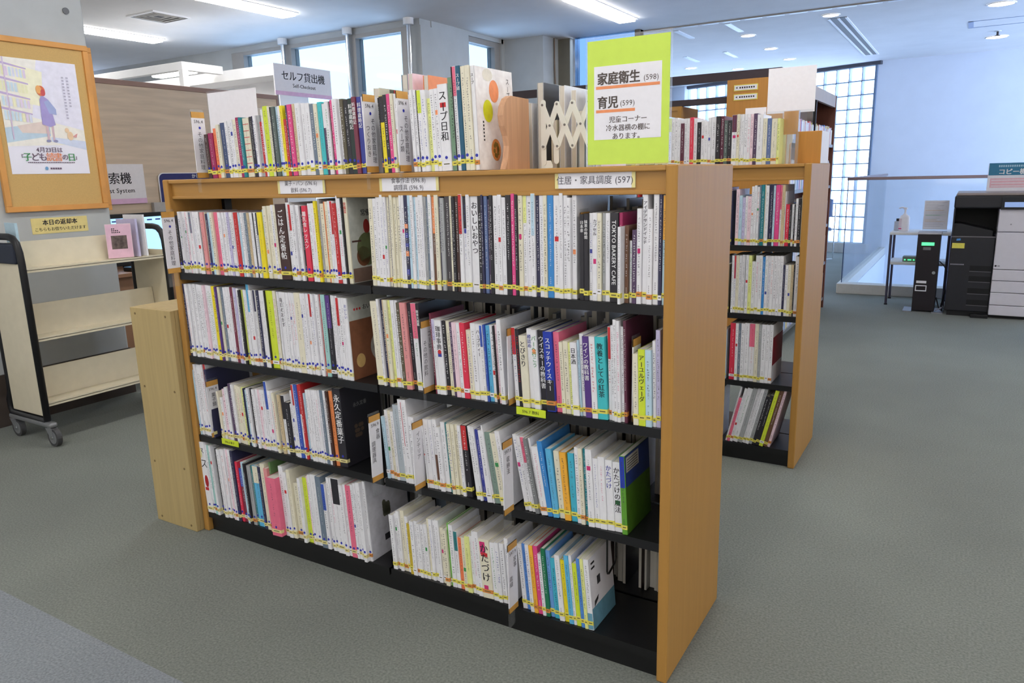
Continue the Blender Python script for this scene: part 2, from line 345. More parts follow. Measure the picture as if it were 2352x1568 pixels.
def downlight(x, y, label, r=.075):
    t = thing('downlight', label, 'light', (x,y,HC), 'round downlights over the far aisle')
    g = MB(); n = 24
    vs = []
    for i in range(n):
        a = 2*math.pi*i/n
        for rr, z in ((r+.015,-.001),(r+.012,-.01),(r,-.008)): vs.append((rr*math.cos(a), rr*math.sin(a), z))
    g.add(vs, [(i*3+k, ((i+1)%n)*3+k, ((i+1)%n)*3+k+1, i*3+k+1) for i in range(n) for k in (0,1)], WHITE); g.build('ring', t)
    g = MB(); g.cyl((0,0,-.006),(0,0,-.001), r, DL, n); g.build('lens', t)
for x, y, l in ((2.49,7.43,'big bright downlight at the ceiling edge above the copier',),(2.50,9.68,'bright downlight near the pale wall'),(.053,7.58,'first downlight beyond the slotted ceiling edge'),(.053,8.73,'second downlight in the far row'),(.057,9.86,'third downlight in the far row'),(-1.335,9.81,'downlight above the dark tie bars'),(-.80,10.41,'downlight nearest the glass block corner'),(1.03,6.95,'downlight at the end of the ceiling slot')):
    downlight(x, y, l, .11 if x > 2 else .075)
downlight(-7.3, 5.2, 'x') if False else None
# slotted edge where the ceiling changes
mb = MB(); mb.box(-.9, 5.9, 6.53, 6.56, HC-.012, HC, FRAME)
struct('trim_4', mb, 'slotted strip across the ceiling')
SLOT = mat('slot_white', (235,240,248), .4)
mb = MB()
for k in range(26): mb.box(-.4+k*.22, -.4+k*.22+.17, 6.56, 6.62, HC-.008, HC, SLOT)
struct('trim_5', mb, 'row of white slot covers on the ceiling')
t = thing('ceiling_diffuser', 'long slotted air diffuser in the far ceiling', 'vent', (1.06,8.68,HC))
mb = MB()
for dx in (-.09,.0,.075): mb.box(dx, dx+.022, -1.54, 1.54, -.01, 0, WHITE)
mb.build('frame', t); mb = MB(); mb.box(-.09, .09, -1.54, 1.54, -.003, 0, mat('slot_dark',(40,44,56),.6)); mb.build('slot', t)
def slotvent(x, y, l):
    mb = MB()
    mb.box(x-.03, x+.03, y-.28, y+.28, HC-.006, HC, SLOT); tag(mb.build('ceiling_slot'), l, 'vent', 'short slot vents')
for x, y, l in ((-.52,7.05,'short slot vent by the ceiling edge, first of the near pair'),(.05,7.0,'short slot vent by the ceiling edge, second of the near pair'),(-1.05,8.95,'short slot vent further back, first of the far pair'),(-.5,8.9,'short slot vent further back, second of the far pair')): slotvent(x, y, l)
mb = MB()
for a, b, c, d in ((2.21,2.26,8.32,8.78),(2.21,3.4,8.32,8.335),(2.21,3.4,8.765,8.78)): mb.box(a, b, c, d, HC-.004, HC, mat('hatch_grey',(170,180,205),.6))
tag(mb.build('ceiling_hatch'), 'flush access panel outlined on the pale far ceiling', 'hatch')
def sprinkler(x, y, l):
    mb = MB(); mb.cyl((x,y,HC-.008),(x,y,HC),.035,WHITE); mb.cyl((x,y,HC-.05),(x,y,HC-.008),.012,mat('dark_metal',(70,64,66),.5,metal=.5)); mb.cyl((x,y,HC-.055),(x,y,HC-.05),.028,MATS['dark_metal']); tag(mb.build('sprinkler'), l, 'sprinkler', 'ceiling sprinklers')
sprinkler(2.5, 9.2, 'sprinkler head between the two bright downlights'); sprinkler(-1.6, 9.2, 'sprinkler head above the green notice edge')
t = thing('ceiling_vent', 'square ceiling air vent near the column', 'vent', (-4.12,3.0,HC), None)
mb = MB(); VN = mat('vent_grey', (150,146,140), .6)
for a in (0,1,2,3):
    o, i = .2-a*.045, .2-a*.045-.025
    for q in ((-o,o,-o,-i),(-o,o,i,o),(-o,-i,-i,i),(i,o,-i,i)): mb.box(*q, -.012+a*.003, 0, VN if a else WHITE)
mb.build('louvre', t); mb = MB(); mb.box(-.18,.18,-.18,.18,-.002,0,MATS['slot_dark']); mb.build('backing', t)

# ------------------------------------------------------------------ bookcases
L, D, H, PT = 1.84, .459, 1.309, .028
TIERS = (.988,.686,.386,.08)
def bookcase(y0, H, tiers, label):
    t = thing('bookcase', label, 'bookcase', (0,y0,0), 'low double sided oak bookcases')
    for x in (0, L-PT):
        mb = MB(); mb.rbox(x, x+PT, 0, D, 0, H, OAK, .004); mb.build('side_panel', t)
    mb = MB(); mb.rbox(PT, L-PT, .004, D-.004, H-.014, H-.0005, OAKX, .003); mb.build('top_board', t)
    for a in (.016, D-.034):
        mb = MB(); mb.box(PT, L-PT, a, a+.018, H-.056, H-.014, OAKX); mb.rbox(PT, L-PT, a-.004, a+.02, H-.066, H-.056, OAKX, .002); mb.build('header_board', t)
    for z in tiers:
        for x0, x1 in ((PT,.916),(.924,L-PT)):
            for s in (0, 1):
                mb = MB(); f = (lambda a: a) if not s else (lambda a: D-a)
                def bx(x0, x1, a, b, z0, z1): mb.box(x0, x1, min(f(a),f(b)), max(f(a),f(b)), z0, z1, STEEL)
                bx(x0, x1, .006, .224, z-.003, z); bx(x0, x1, .006, .010, z-.024, z-.003); bx(x0, x1, .010, .020, z-.024, z-.021)
                bx(x0, x0+.0015, .02, .224, z, z+.035); bx(x1-.0015, x1, .02, .224, z, z+.035)
                mb.build('shelf', t)
    for x in (PT+.004, .92, L-PT-.004):
        mb = MB(); mb.box(x-.012, x+.012, .214, .245, 0, H-.02, STEEL); mb.build('upright', t)
    for a in (.02, D-.035):
        mb = MB(); mb.box(PT, L-PT, a, a+.015, 0, tiers[-1]-.024, STEEL); mb.build('kick_plate', t)
    return t
bookcase(0, H, TIERS, 'low double sided oak bookcase in front, full of cookery books')
bookcase(1.64, 1.314, (.976,.678,.372,.078), 'low oak bookcase behind, partly hidden by the front one')

# pale wooden box against the case end
t = thing('wooden_box', 'pale board box standing against the end of the front bookcase', 'box', (-.246,-.028,0))
mb = MB(); mb.rbox(0, .24, 0, .018, 0, .852, PINE, .002); p = mb.build('front_panel', t)
for z in (.02,.25,.55,.83):
    for x in (.03,.21): 
        g = MB(); g.cyl((x,-.0012,z),(x,.001,z),.0045,mat('screw_plug',(120,100,64),.6),10); g.build('screw', p)
for x in (0, .222): boxo('side_panel', (x, x+.018, .018, .42, 0, .852), PINE, t)
boxo('lid', (.018, .222, .018, .42, .835, .852), PINE, t); boxo('back_panel', (0, .24, .42, .438, 0, .852), PINE, t)

# ------------------------------------------------------------------ books
# per book: left edge, width (tenths of mm), height (mm), colour, lean, title, name, pulled out
ROWS = [
('L1', 0, 0.988, '''355,119,199,d,1.5|474,140,212,w,1.5|614,72,212,w,1.5|686,93,212,w,1.5|780,93,212,w,1.5|873,117,211,p2,1.5|989,102,211,w,1.5|1091,130,211,w/s,1.5|1221,136,211,w,1.5|1357,114,211,w,1.5|1472,181,211,w,1.5|1653,69,210,d,1.5|1722,179,210,sa,1.5,,salmon spine|1901,46,210,k,1.5|1947,132,205,n,1.5,,navy spine|2079,134,210,c2,1.5|2213,133,210,k,1.5|2346,197,210,p,1.5,,deep pink spine|2543,109,210,w,1.5|2653,129,210,w,1.5|2781,108,210,w,1.5|2889,108,210,w,1.5|2997,107,210,v2,1.5|3104,107,210,w,1.5|3211,106,210,w,1.5|3317,106,209,w,1.5|3423,189,210,r,1.5,,scarlet spine|3612,83,210,c2,1.5|3695,123,210,w,1.5|3819,104,210,w,1.5|3922,145,209,s,1.5,,slate spine|4067,103,209,a,1.5|4170,121,210,w,1.5|4291,42,208,d,1.5|4333,141,210,w,1.5|4473,80,210,g/d,1.5|4554,201,211,y,1.5,,yellow spine|4754,79,220,k/c2,1.5|4834,140,230,k,1.5|4974,197,231,k,1.5|5171,136,234,w,1.5|5307,117,233,k,1.5|5424,423,236,u2,1.5,ごはん定番帖,thick brown book|5847,171,241,w,1.5|6017,114,236,w/r,1.5|6131,111,233,w,1.5|6242,113,233,w,1.5|6355,112,233,w,1.5|6467,110,230,d,1.5|6577,203,231,r2,1.5,離乳食レッスン,crimson lesson book|6780,73,235,w,1.5|6853,126,238,w,1.5|6979,128,239,w,1.5|7107,107,245,y,1.5,,slim yellow spine|7213,90,252,g,1.5|7303,160,237,k,1.5|7464,89,243,or,1.5|7552,106,243,k,1.5|7659,106,245,w,1.5|7765,104,245,w/r,1.5|7868,140,238,r,1.5,,red spine by the tall white ones|8009,69,260,w,1.5|8078,120,252,w,1.5|8197,51,252,d,1.5|8248,138,259,k,1.5,常備菜,book with berry cover'''),
('L2', 0, 0.686, '''246,99,262,n,1.6,,navy edge by the wood|345,148,261,w,1.6|493,122,262,w,1.6|615,146,262,w,1.6|761,145,263,w,1.6|907,120,262,w,1.6|1027,120,262,w,1.6|1147,96,262,w,1.6|1243,95,262,w,1.6|1338,95,262,p2,1.6|1433,142,262,w,1.6|1574,117,262,w,1.6|1692,117,262,w,1.6|1809,186,261,y,1.6,,yellow spine|1995,93,260,v,1.6|2087,115,259,k,1.6|2202,135,259,s,1.6|2338,137,259,w,1.6|2475,159,261,w,1.6|2633,90,262,w,1.6|2724,135,262,m,1.6,,dark pink spine|2858,89,262,k,1.6|2948,134,261,v2,1.6|3081,133,260,w,1.6|3214,88,255,d,1.6,,black spine|3303,66,256,l,1.6|3368,110,257,w,1.6|3478,109,257,w,1.6|3587,152,277,w/c,1.6,,tall cyan topped book|3739,151,258,w,1.6|3890,107,259,w/n,1.6|3997,86,259,k,1.6|4083,128,259,n,1.6|4211,106,259,w,1.6|4317,148,260,w,1.6|4464,42,260,d,1.6|4506,313,260,y2,1.6,,bright lime yellow spine|4819,124,261,k,1.6|4943,80,261,k,1.6|5023,41,261,n,1.6|5064,61,260,w,1.6|5125,204,259,w,1.6,毎日のおかず,|5329,142,260,w,1.6|5471,121,259,w,1.6|5591,100,260,w,1.6|5692,100,260,w,1.6|5791,119,260,w,1.6|5910,256,262,k,1.6,,thick ivory spine|6167,117,261,w,1.6|6284,117,262,w,1.6|6400,116,262,w,1.6|6517,116,262,w/r,1.6|6632,115,262,w,1.6|6747,95,262,w,1.6|6842,133,262,w,1.6|6975,57,262,r,1.6|7032,188,262,t2,1.6,,pale teal spine|7220,205,262,d/v,1.6,,black and purple spine|7425,91,262,w,1.6|7516,92,261,w,1.6|7609,92,261,w,1.6|7700,128,257,w/r,1.6|7829,109,257,w,1.6|7938,109,257,w,1.6|8047,144,257,w,1.6,おいしい,book with noodle cover'''),
('L3', 0, 0.386, '''36,76,274,c2,3|111,121,267,w,3|232,148,267,w,3|380,147,268,w,3|527,121,270,w,3|648,143,283,w/r,3,,book with red top edge|791,120,255,n,3|1315,96,180,k,3|1412,139,158,w,3|1551,188,190,p2,3|1739,185,199,w,3|1924,230,214,v3,3,,dark violet spine|2154,135,215,w,3|2289,137,213,k,3|2426,136,212,k,3|2562,133,211,k,3|2695,135,211,y3,3|2830,43,209,n,3|2873,134,204,c2,3|3007,133,212,w,3|3140,175,213,d,3|3315,132,212,w,3|3447,129,213,w,3|3576,108,213,p2,3|3684,130,214,w,3|3814,107,215,w,3|3921,148,246,w/b,3,,tall blue topped book|4069,149,216,w,3|4219,125,215,w,3|4344,126,212,k,3|4470,105,209,g,3|4575,144,208,a,3|4719,186,207,w/d,3|4905,226,186,d,3|5131,123,182,w,3|5253,120,231,w,3|5373,101,253,w/r,3|5474,162,254,b,3,,blue spine by the red cover|5636,98,257,w/r,3|5734,99,258,r,3,,red covered book|5833,99,227,c2,3|5932,119,141,w,3|6051,118,244,w,3|6169,116,245,w,3|6284,97,245,w,3|6382,117,246,w,3|6498,114,247,w,3|6612,96,248,w,3|6708,134,250,s,3,,grey blue spine|6842,132,250,w,3|6974,114,250,u2,3,,dark brown spine|7088,150,251,or,3,,orange spine|7237,353,261,d,3,永久定番菓子,thick black book'''),
('L4', 0, 0.08, '''-36,337,278,w,3,ス,white book with apple cover|301,129,270,w,3|430,129,271,t2,3|559,128,271,w,3|687,155,266,g,3|842,152,264,d,3,,black spine|993,175,264,w,3|1169,177,267,w,3|1345,149,270,w,3|1494,124,271,p2,3|1618,123,273,w,3|1741,147,270,n,3|1888,146,230,r2,3|2034,195,208,m/b,3|2229,193,235,c2,3|2422,94,234,d,3|2516,191,226,g,3|2708,95,229,t,3|2803,375,230,c/k,3,,sky blue spine|3178,139,234,n,3|3317,231,248,k,3|3548,184,236,sa,3,,salmon spine|3732,92,258,e,3|3824,495,214,p,3,,big pink magazine,^|4319,222,257,w,3|4541,177,241,w,3|4718,176,251,k,3|4895,304,204,k,3|5199,108,214,w,3|5307,149,233,w,3|5456,213,235,y2,3,,lime spine|5668,85,245,p2,3|5753,126,251,w,3|5879,293,254,w,3|6172,247,254,s,3,,slate blue cover|6419,165,233,w/b,3|6584,102,235,w,3|6686,141,259,w,3|6827,123,260,w,3|6950,358,263,w/d,3|7308,159,247,w,3|7467,118,250,w,3|7585,235,250,p,3,,rose pink spine|7820,116,257,w,3|7936,115,262,w,3|8052,135,267,w,3|8187,133,272,w,3|8320,114,275,w,3,,white magazine with leafy cover'''),
('R1', 0, 0.988, '''9185,152,251,k,0|9337,123,251,w,0|9460,165,261,w,0|9625,123,261,w,0|9748,95,260,w,0|9843,107,260,k,0|9950,40,260,n,0,,thin navy spine|9991,106,260,k,0|10097,106,260,k,0|10203,132,260,k,0|10336,79,259,w,0|10415,104,259,w,0|10519,131,259,n,0,,dark patterned spine|10650,78,259,c2,0|10728,103,259,w,0|10831,65,259,c2,0|10896,114,259,w,0|11010,103,259,w,0|11113,75,259,w,0|11188,76,259,g,0|11265,76,258,s,0|11341,113,260,w,0|11454,111,259,u/or,0,,brown and orange spine|11565,136,259,k,0|11701,62,259,n,0|11764,123,251,g,0|11887,182,256,d2,0,,thick charcoal spine|12069,73,256,k,0|12142,108,252,d,0|12250,108,254,u2,0|12358,119,260,w/r,0,,white spine with red top|12477,119,258,w/d,0|12596,118,259,w,0|12714,245,259,w,0,おいしいおやつ,thick white snack book|12959,116,259,d,0|13075,69,258,n,0|13144,113,258,s2,0,,denim blue spine|13258,80,246,v3,0|13338,103,257,d,0|13440,147,258,w,0|13587,123,258,w,0|13710,134,251,w,0|13844,155,257,d,0|13999,110,260,p3,0,,hot pink spine|14106,82,258,d,0|14188,130,261,k,0|14317,116,259,w/y3,0|14433,150,261,w,0|14583,114,260,w/c2,0|14697,103,256,n,0|14801,136,260,w,0|14936,101,255,k,0|15037,168,260,b2,0,,bright blue book|15205,177,260,w,0|15382,98,260,w,0|15480,109,260,w,0|15589,109,249,w,0|15699,129,260,w,0|15931,121,209,d,0,日本茶,|16052,117,211,d,0,抹茶の時間,|16169,105,212,w,0|16274,125,213,w,0,カプセル,|16399,114,212,k,0|16513,94,212,g,0|16607,123,212,w,0|16730,213,213,d,0,TOKYO BAKERY CAFE,black bakery book|16943,91,213,m2,0,,magenta spine|17034,80,182,w,0,,,^|17114,100,184,u,0|17214,90,148,w,0|17304,118,174,v3,0|17422,118,223,w,0|17540,126,259,w,0,アイデアサンドイッチ,tall white sandwich book|17666,135,222,w,0|17801,134,259,w,0|17936,85,258,n,0|18021,86,253,c2/o,0,,pale blue and orange spine'''),
('R2', 0, 0.686, '''9159,255,255,k,3,,thick ivory spine|9414,85,263,w,3|9499,127,261,n,3|9626,56,262,a,3|9682,124,262,k,3|9806,83,261,y3,3,,yellow green spine|9889,151,262,w,3|10040,111,262,w,3|10150,136,257,u3,3|10287,215,258,sa,3,,salmon spine|10501,134,257,d,3|10635,200,258,w/p,3|10836,118,258,d,3,飲食大図鑑,black book beside the coffee tab|11332,51,234,m,3|11383,116,218,w/v2,3|11499,217,216,w,3,珈琲事典,coffee book with red dot|11716,125,215,d,3|11841,139,215,k,3|11981,99,214,v3,3|12080,150,214,p2,3|12230,124,214,w,3|12353,171,215,r2,3,,red spine|12525,157,196,k,3|12682,170,216,w,3|12852,154,215,w,3,ハーブティー,herb tea book|13006,96,214,w/b,3|13102,59,215,b,3|13161,129,213,c,3,,sky blue spine|13290,141,215,w,3|13431,46,215,d,3|13478,92,218,p2,3|13570,139,234,w,3|13981,131,215,w/r,3|14112,117,212,d,3,,black spine with red title|14229,219,196,k,3,とびきり,|14448,152,215,w,3,樽詰め,|14600,177,214,w,3,バーへ行こう,|14777,202,214,d,3,ウイスキーの教科書,black whisky book|14979,259,213,b3/k2,3,スコッチウィスキー,blue scotch book|15237,171,213,p,3,,pink spine|15408,109,189,k,3|15518,145,192,k,3|15663,84,189,y3,3|15747,179,192,w,3,日本酒,|15926,59,198,c2,3|15985,117,215,w,3|16102,176,211,v,3,ワインの教科書,purple wine book|16278,162,212,w,3|16440,263,212,c3,3,教養としての紅茶,turquoise tea book|16704,90,239,w/r,1.5|16794,79,243,w,1.5|16873,90,259,w,1.5|16964,89,257,w,1.5|17052,90,242,w,1.5|17142,78,258,m3,1.5|17384,143,179,k,1.5|17527,183,192,y2,1.5,アーユルヴェーダ,lime spine by the wood end|17710,161,192,c2,1.5,,pale blue spine|17871,86,214,w,1.5|17957,116,241,v2,1.5,,lavender spine at the end'''),
('R3', 0, 0.386, '''9282,112,199,c2,4|9394,129,220,w,4|9523,128,220,k,4|9651,112,219,w,4|9762,252,242,s3,4,,pale slate spine|10015,110,263,w,4|10125,217,264,w,4,,tall white book with red line|10341,123,214,w,4|10464,123,214,w,4|10837,54,194,w,4|10891,180,214,w,4|11071,135,215,w,4|11206,147,217,w/u,4,,white spine with brown picture|11354,162,198,w,4|11516,161,214,w,4|11677,100,214,t,4,,green teal spine|11777,116,214,k,4|11893,130,214,k,4|12023,114,215,k,4|12138,114,214,w,4|12251,197,216,d/r,4,,dark pictured spine with red top|12616,138,219,w,7|12754,97,219,w,7|12851,138,212,b4,7,,indigo spine|12989,190,213,w,7|13179,54,229,w,9|13233,215,210,t3,9,,grey green spine|13448,187,211,k,9|13635,159,221,w,9|14196,132,218,w,10|14328,106,217,w,10|14434,131,215,w/p,10|14565,119,214,g2,10,,grey spine|14684,64,215,w,10|14748,195,195,w,9|14942,154,212,b2,9,,bright blue spine|15097,178,194,c,7|15275,176,190,k,6|15451,187,191,o,5,,orange spine|15638,186,191,c4,4,,cyan spine|15824,122,211,w,3|15946,122,211,k,3|16068,96,211,t4,3,,teal spine|16165,181,213,w,3|16346,155,191,w,3|16501,189,198,w,3|16690,200,193,w,3,かたづけ,|16889,220,190,w,3,かたづけの魔法,|17110,149,211,e2/b3,3,,blue and green book at the end'''),
('R4', 0, 0.08, '''9315,160,183,w,3|9476,126,189,w,3|9602,125,201,w,3|9727,158,204,k,3|9885,124,187,w,3|10008,125,169,y4,3,,mustard yellow spine|10133,153,180,w,3|10286,122,183,w,3|10408,123,178,w,3|10530,120,178,w,3|10651,121,181,w,3|10772,89,201,k,3|10861,120,201,w,3|10981,118,199,w,3|11099,147,204,w,3|11246,148,182,k,3|11393,145,181,k,3|11538,73,203,e3,3,,bright green spine|11611,158,201,w,3|11769,143,184,w/t,3|11912,142,166,or2,3,,orange spine|12054,142,172,k,3|12196,168,180,y3,3|12364,111,183,w,4|12475,112,200,w,4|12587,151,203,w,4|12738,368,185,k,4,かたづけ,thick cream book with pink print|13106,188,182,w,4|13294,133,186,w,4|13427,159,185,w,4|13586,133,203,w,4|14053,151,197,w,5|14204,137,201,b5,5,,blue spine by the tab|14341,122,204,w,5|14464,122,204,o2,5,,amber spine|14586,148,205,p3,5,,hot pink spine|14733,108,186,w,5|14841,120,204,e4,5,,dark green spine|14960,131,199,b6,5|15092,171,181,c4,5,,cyan spine|15263,156,195,w,5|15419,142,184,y,5,,yellow spine|15561,141,202,c,5|15702,89,205,w,5|15791,139,184,y2,5,,lime spine|15931,113,202,b5,5|16044,101,204,y3,5|16145,162,205,w/w,5,,white and blue book by the wire bookend'''),
('T', 0, 1.309, '''2372,170,140,u2,2|2542,229,143,m2,2,,raspberry spine|2771,167,157,or2,2|2938,106,164,k,2|3044,137,167,k,2|3181,238,172,n2,2,,dark denim spine|3419,118,176,w,2|3538,118,177,w,2|3655,146,179,w,2|3801,160,179,k,2|3961,175,184,m2,2,,crimson spine|4137,129,183,t4,2,,teal spine|4266,284,180,k,2,,spine with red stripes|4550,155,183,d,2|4705,98,184,n,2|4803,114,185,w,2|4916,139,185,g,2|5055,138,165,r,2|5193,82,200,w,2|5275,191,209,y2,2,,lime spine|5466,108,208,k,2|5574,54,205,d,2|5628,150,205,s4,2,,slate green spine|5778,120,205,c2,2|5898,120,206,w,2|6018,119,206,y,2|6137,118,166,r,2|6255,65,206,v3,2|6321,184,207,p3,2,,magenta spine|6505,52,206,w,2|6557,116,207,a,2|6676,192,208,w,2|6869,178,207,w,2|7046,176,206,w,2|7223,152,203,s,2|7375,149,202,k,2|7524,173,206,c3,2,,turquoise spine|7697,171,201,v3/w,2,,white and plum spine|7868,146,205,w,2|8014,48,205,u2,2|8062,108,208,p3,2,,rose spine|8171,169,210,w,2|8340,119,209,w,2|8459,130,208,u3,2|8589,164,204,d,2|8753,175,207,d3,2,料理歳時記,bottle green book|8928,150,210,m,2,料理歳時記,wine red book|9078,174,209,b4,2,料理歳時記,royal blue book|9252,148,209,w,2|9815,44,202,d,2|9860,156,206,y/d,2,,yellow spine with black top|10016,143,208,d,2|10159,131,209,p3,2,,hot pink spine|10289,108,209,k,2|10398,172,208,w,2|10964,103,213,w,2|11067,89,213,w,2|11157,64,212,d,2|11221,140,211,w/y2,2|11361,139,210,w,2|11500,125,188,y3,2|11626,137,210,w,2|11763,124,211,w,2|11887,318,220,w,2,スープ日和,wide white soup book|12205,192,235,e5,2,,sage green spine|12397,20,259,d,2|12410,120,260,w/p,2|12530,131,260,t5,2,スープ道,deep teal book|12661,141,258,k,2|12802,129,259,k,2|12932,116,258,w,2,スープ,big soup book with round fruit'''),
('C1', 1.64, 1.314, '''12334,135,209,w/y2,0|12469,132,208,w,0|12601,134,209,w,0|12735,133,203,w,0|12868,160,184,m3,0|13029,124,204,w,0|13153,132,204,w,0|13285,156,207,r2,0,,red spine|13441,160,202,w,0|13600,186,185,d,0,,black spine|13786,148,190,w,0|13935,146,185,w,0|14080,128,202,w,0|14208,218,204,w,0|14426,181,205,d,0|14607,161,205,m3,0|14769,161,186,s4,0|14929,176,185,d,0|15106,212,206,w/m3,0,,white spine with maroon top|15318,106,208,k,0|15424,70,207,w,0|15494,122,207,w,0|15616,122,206,w,0|15738,138,205,w,0|15876,121,205,p2,0|15996,154,207,v3,0,,plum spine|16151,239,202,w,0|16390,170,185,k,0|16560,169,184,s2,0,,dusty blue spine|16729,235,182,k,0|16964,99,182,y3,0'''),
('C2', 1.64, 0.976, '''15391,150,237,p2,0|15541,129,211,c2,0|15670,128,203,v2,0|15798,108,209,w,0|15906,148,207,p2,0|16054,105,248,w,0|16158,106,252,w,0|16265,104,246,w,0|16369,64,252,s,0|16433,145,254,t4,0,,teal spine|16578,62,254,k,0|16639,125,251,w,0|16764,187,253,n,0,,navy spine|16951,80,251,c2,0|17031,185,253,p3,0,,pink spine|17216,82,253,w/p,0|17298,122,253,a,0|17420,39,226,w,0|17459,162,173,r2,0,,red spine|17620,80,173,d,0|17701,101,173,w,0|17802,59,173,d,0|17861,99,197,w,0|17960,119,197,d,0|18079,60,209,k,0'''),
('C3', 1.64, 0.678, '''15331,88,252,w,0|15419,88,252,w/r,0|15508,132,253,k,0|15639,108,253,w,0|15748,154,256,w,0|15901,21,254,g,0|15922,130,256,w,0|16052,130,255,y3,0|16182,150,229,w,0|16332,151,255,w,0|16482,148,256,w,0|16631,105,250,b2,0,,blue spine|16736,127,255,w,0|16863,106,255,w,0|16969,126,255,w,0|17095,145,256,w,0|17240,125,256,w,0|17365,124,257,w,0|17490,83,219,n,0|17573,122,219,w,0|17694,123,220,k,0|17817,103,220,a,0|17921,41,220,d,0|17961,182,257,w,0'''),
('C4', 1.64, 0.372, '''15355,251,258,r2,0,,red spine|15606,125,259,w,0|15730,122,260,s,0|15852,149,261,w,0|16001,196,263,w,0|16197,244,262,w/p,0|16441,169,263,k,0|16610,121,262,g,0|16731,192,262,w,0|16923,142,262,w,0|17065,143,263,w,0,,book with red cover'''),
('C5', 1.64, 0.078, '''15313,76,270,w,-13|15390,128,216,p,-13|15517,127,265,w,-13|15645,226,267,w,-13|15871,201,270,g,-13|16071,151,272,w,-13|16222,150,274,w,-13|16372,148,275,g,-13|16520,149,238,d,-13|16669,171,245,d,-13|16840,170,272,y2,-13,,lime spine|17010,171,282,u,-13|17181,119,283,p2,-13'''),
]
PAL = dict(a=(206,186,150),b=(60,90,180),b2=(62,138,206),b3=(38,62,170),b4=(58,66,150),b5=(86,140,216),b6=(110,160,222),c=(96,180,222),c2=(186,214,230),c3=(70,190,196),c4=(72,178,204),
 d=(44,42,48),d2=(74,70,74),d3=(38,52,48),e=(96,130,80),e2=(96,156,52),e3=(122,190,84),e4=(36,120,84),e5=(116,150,122),g=(168,170,172),g2=(128,130,132),k=(228,222,200),k2=(46,44,50),
 m=(122,52,72),m2=(160,40,90),m3=(96,46,66),n=(52,52,82),n2=(70,84,120),o=(240,176,60),o2=(244,180,60),p=(230,112,140),p2=(236,208,218),p3=(222,76,138),r=(196,50,52),r2=(222,56,82),
 s=(112,126,142),s2=(98,116,160),s3=(176,186,194),s4=(92,104,100),sa=(224,150,150),t=(54,124,128),t2=(160,204,200),t3=(128,150,140),t4=(36,130,142),t5=(30,88,116),u=(110,78,60),u2=(70,48,44),u3=(96,88,70),
 v=(88,58,130),v2=(196,190,222),v3=(86,66,96),w=(232,231,235),y=(238,218,40),y2=(208,224,60),y3=(228,232,150),y4=(206,180,56))
PAL['l'] = (206,216,110); PAL['or'] = (232,140,84); PAL['or2'] = (238,128,84)
CN = dict(l='lime',a='tan',b='blue',c='pale blue',d='black',e='green',g='grey',k='ivory',m='maroon',n='navy',o='amber',p='pink',r='red',s='slate',t='teal',u='brown',v='violet',w='white',y='yellow')
def cname(tok): return {'or':'orange','or2':'orange','sa':'salmon','c3':'turquoise','c4':'cyan','c':'sky blue','y2':'lime','y3':'pale yellow','p2':'pale pink','p3':'hot pink','v2':'lavender'}.get(tok, CN[tok[0]])
DARK = set('b b3 b4 d d2 d3 e e4 k2 m m2 m3 n n2 r r2 s s2 s4 t t4 t5 u u2 u3 v v3 p3 b2 g2'.split())
def bmat(tok): return mat('book_'+cname(tok).replace(' ','_')+'_'+tok, PAL[tok], .38, .04, 60, .45)
FOLD = set('L1 L2 L3 L4 T'.split())
SHELF = dict(L1='left bay, top shelf',L2='left bay, second shelf',L3='left bay, third shelf',L4='left bay, bottom shelf',R1='right bay, top shelf',R2='right bay, second shelf',R3='right bay, third shelf',R4='right bay, bottom shelf',T='on the front case top',C1='on the rear case top',C2='rear case, top shelf',C3='rear case, second shelf',C4='rear case, third shelf',C5='rear case, bottom shelf')
TH = 'zero one second third fourth fifth sixth seventh eighth ninth tenth eleventh twelfth'.split()
def parse():
    rows = []
    for name, y, z, txt in ROWS:
        it = []
        for tok in txt.split('|'):
            q = tok.split(','); it.append(dict(row=name, y=y, z=z, x=int(q[0])/1e4, w=int(q[1])/1e4, h=int(q[2])/1e3, col=q[3].split('/'), lean=float(q[4]), title=q[5] if len(q)>5 else '', anchor=q[6] if len(q)>6 else '', prot=len(q)>7))
        if name in ('L2','L3','L4'):
            a, e = it[0]['x'], it[-1]['x']+it[-1]['w']; k = (e-.034)/(e-a)
            for b in it: b['x'] = .034+(b['x']-a)*k; b['w'] *= k
        rows.append(it)
    return rows
def label_rows(rows):
    for it in rows:
        anc = [i for i, b in enumerate(it) if b['anchor']]; row = SHELF[it[0]['row']]
        for i, b in enumerate(it):
            if b['anchor']: b['label'] = b['anchor']+', '+row; continue
            c = cname(b['col'][0]); mm = b['w']*1000; sz = 'slim ' if mm < 7.5 else ('thick ' if mm > 17 else '')
            cand = sorted((abs(i-j), j) for j in anc)
            if not cand or cand[0][0] > 12:
                b['label'] = f"{sz}{c} book, {TH[min(i+1,12)] if i else 'first'} from the left, {row}"; continue
            opts = []
            for n, j in cand:
                side = 'right' if i > j else 'left'
                if 0 < n < 13: opts += [f"{z}{c} book {'just' if n == 1 else TH[n]} {side} of the {it[j]['anchor']}, {row}" for z in (sz, '')]
            b['label'] = next((o for o in opts if len(o.split()) <= 16), opts[0])
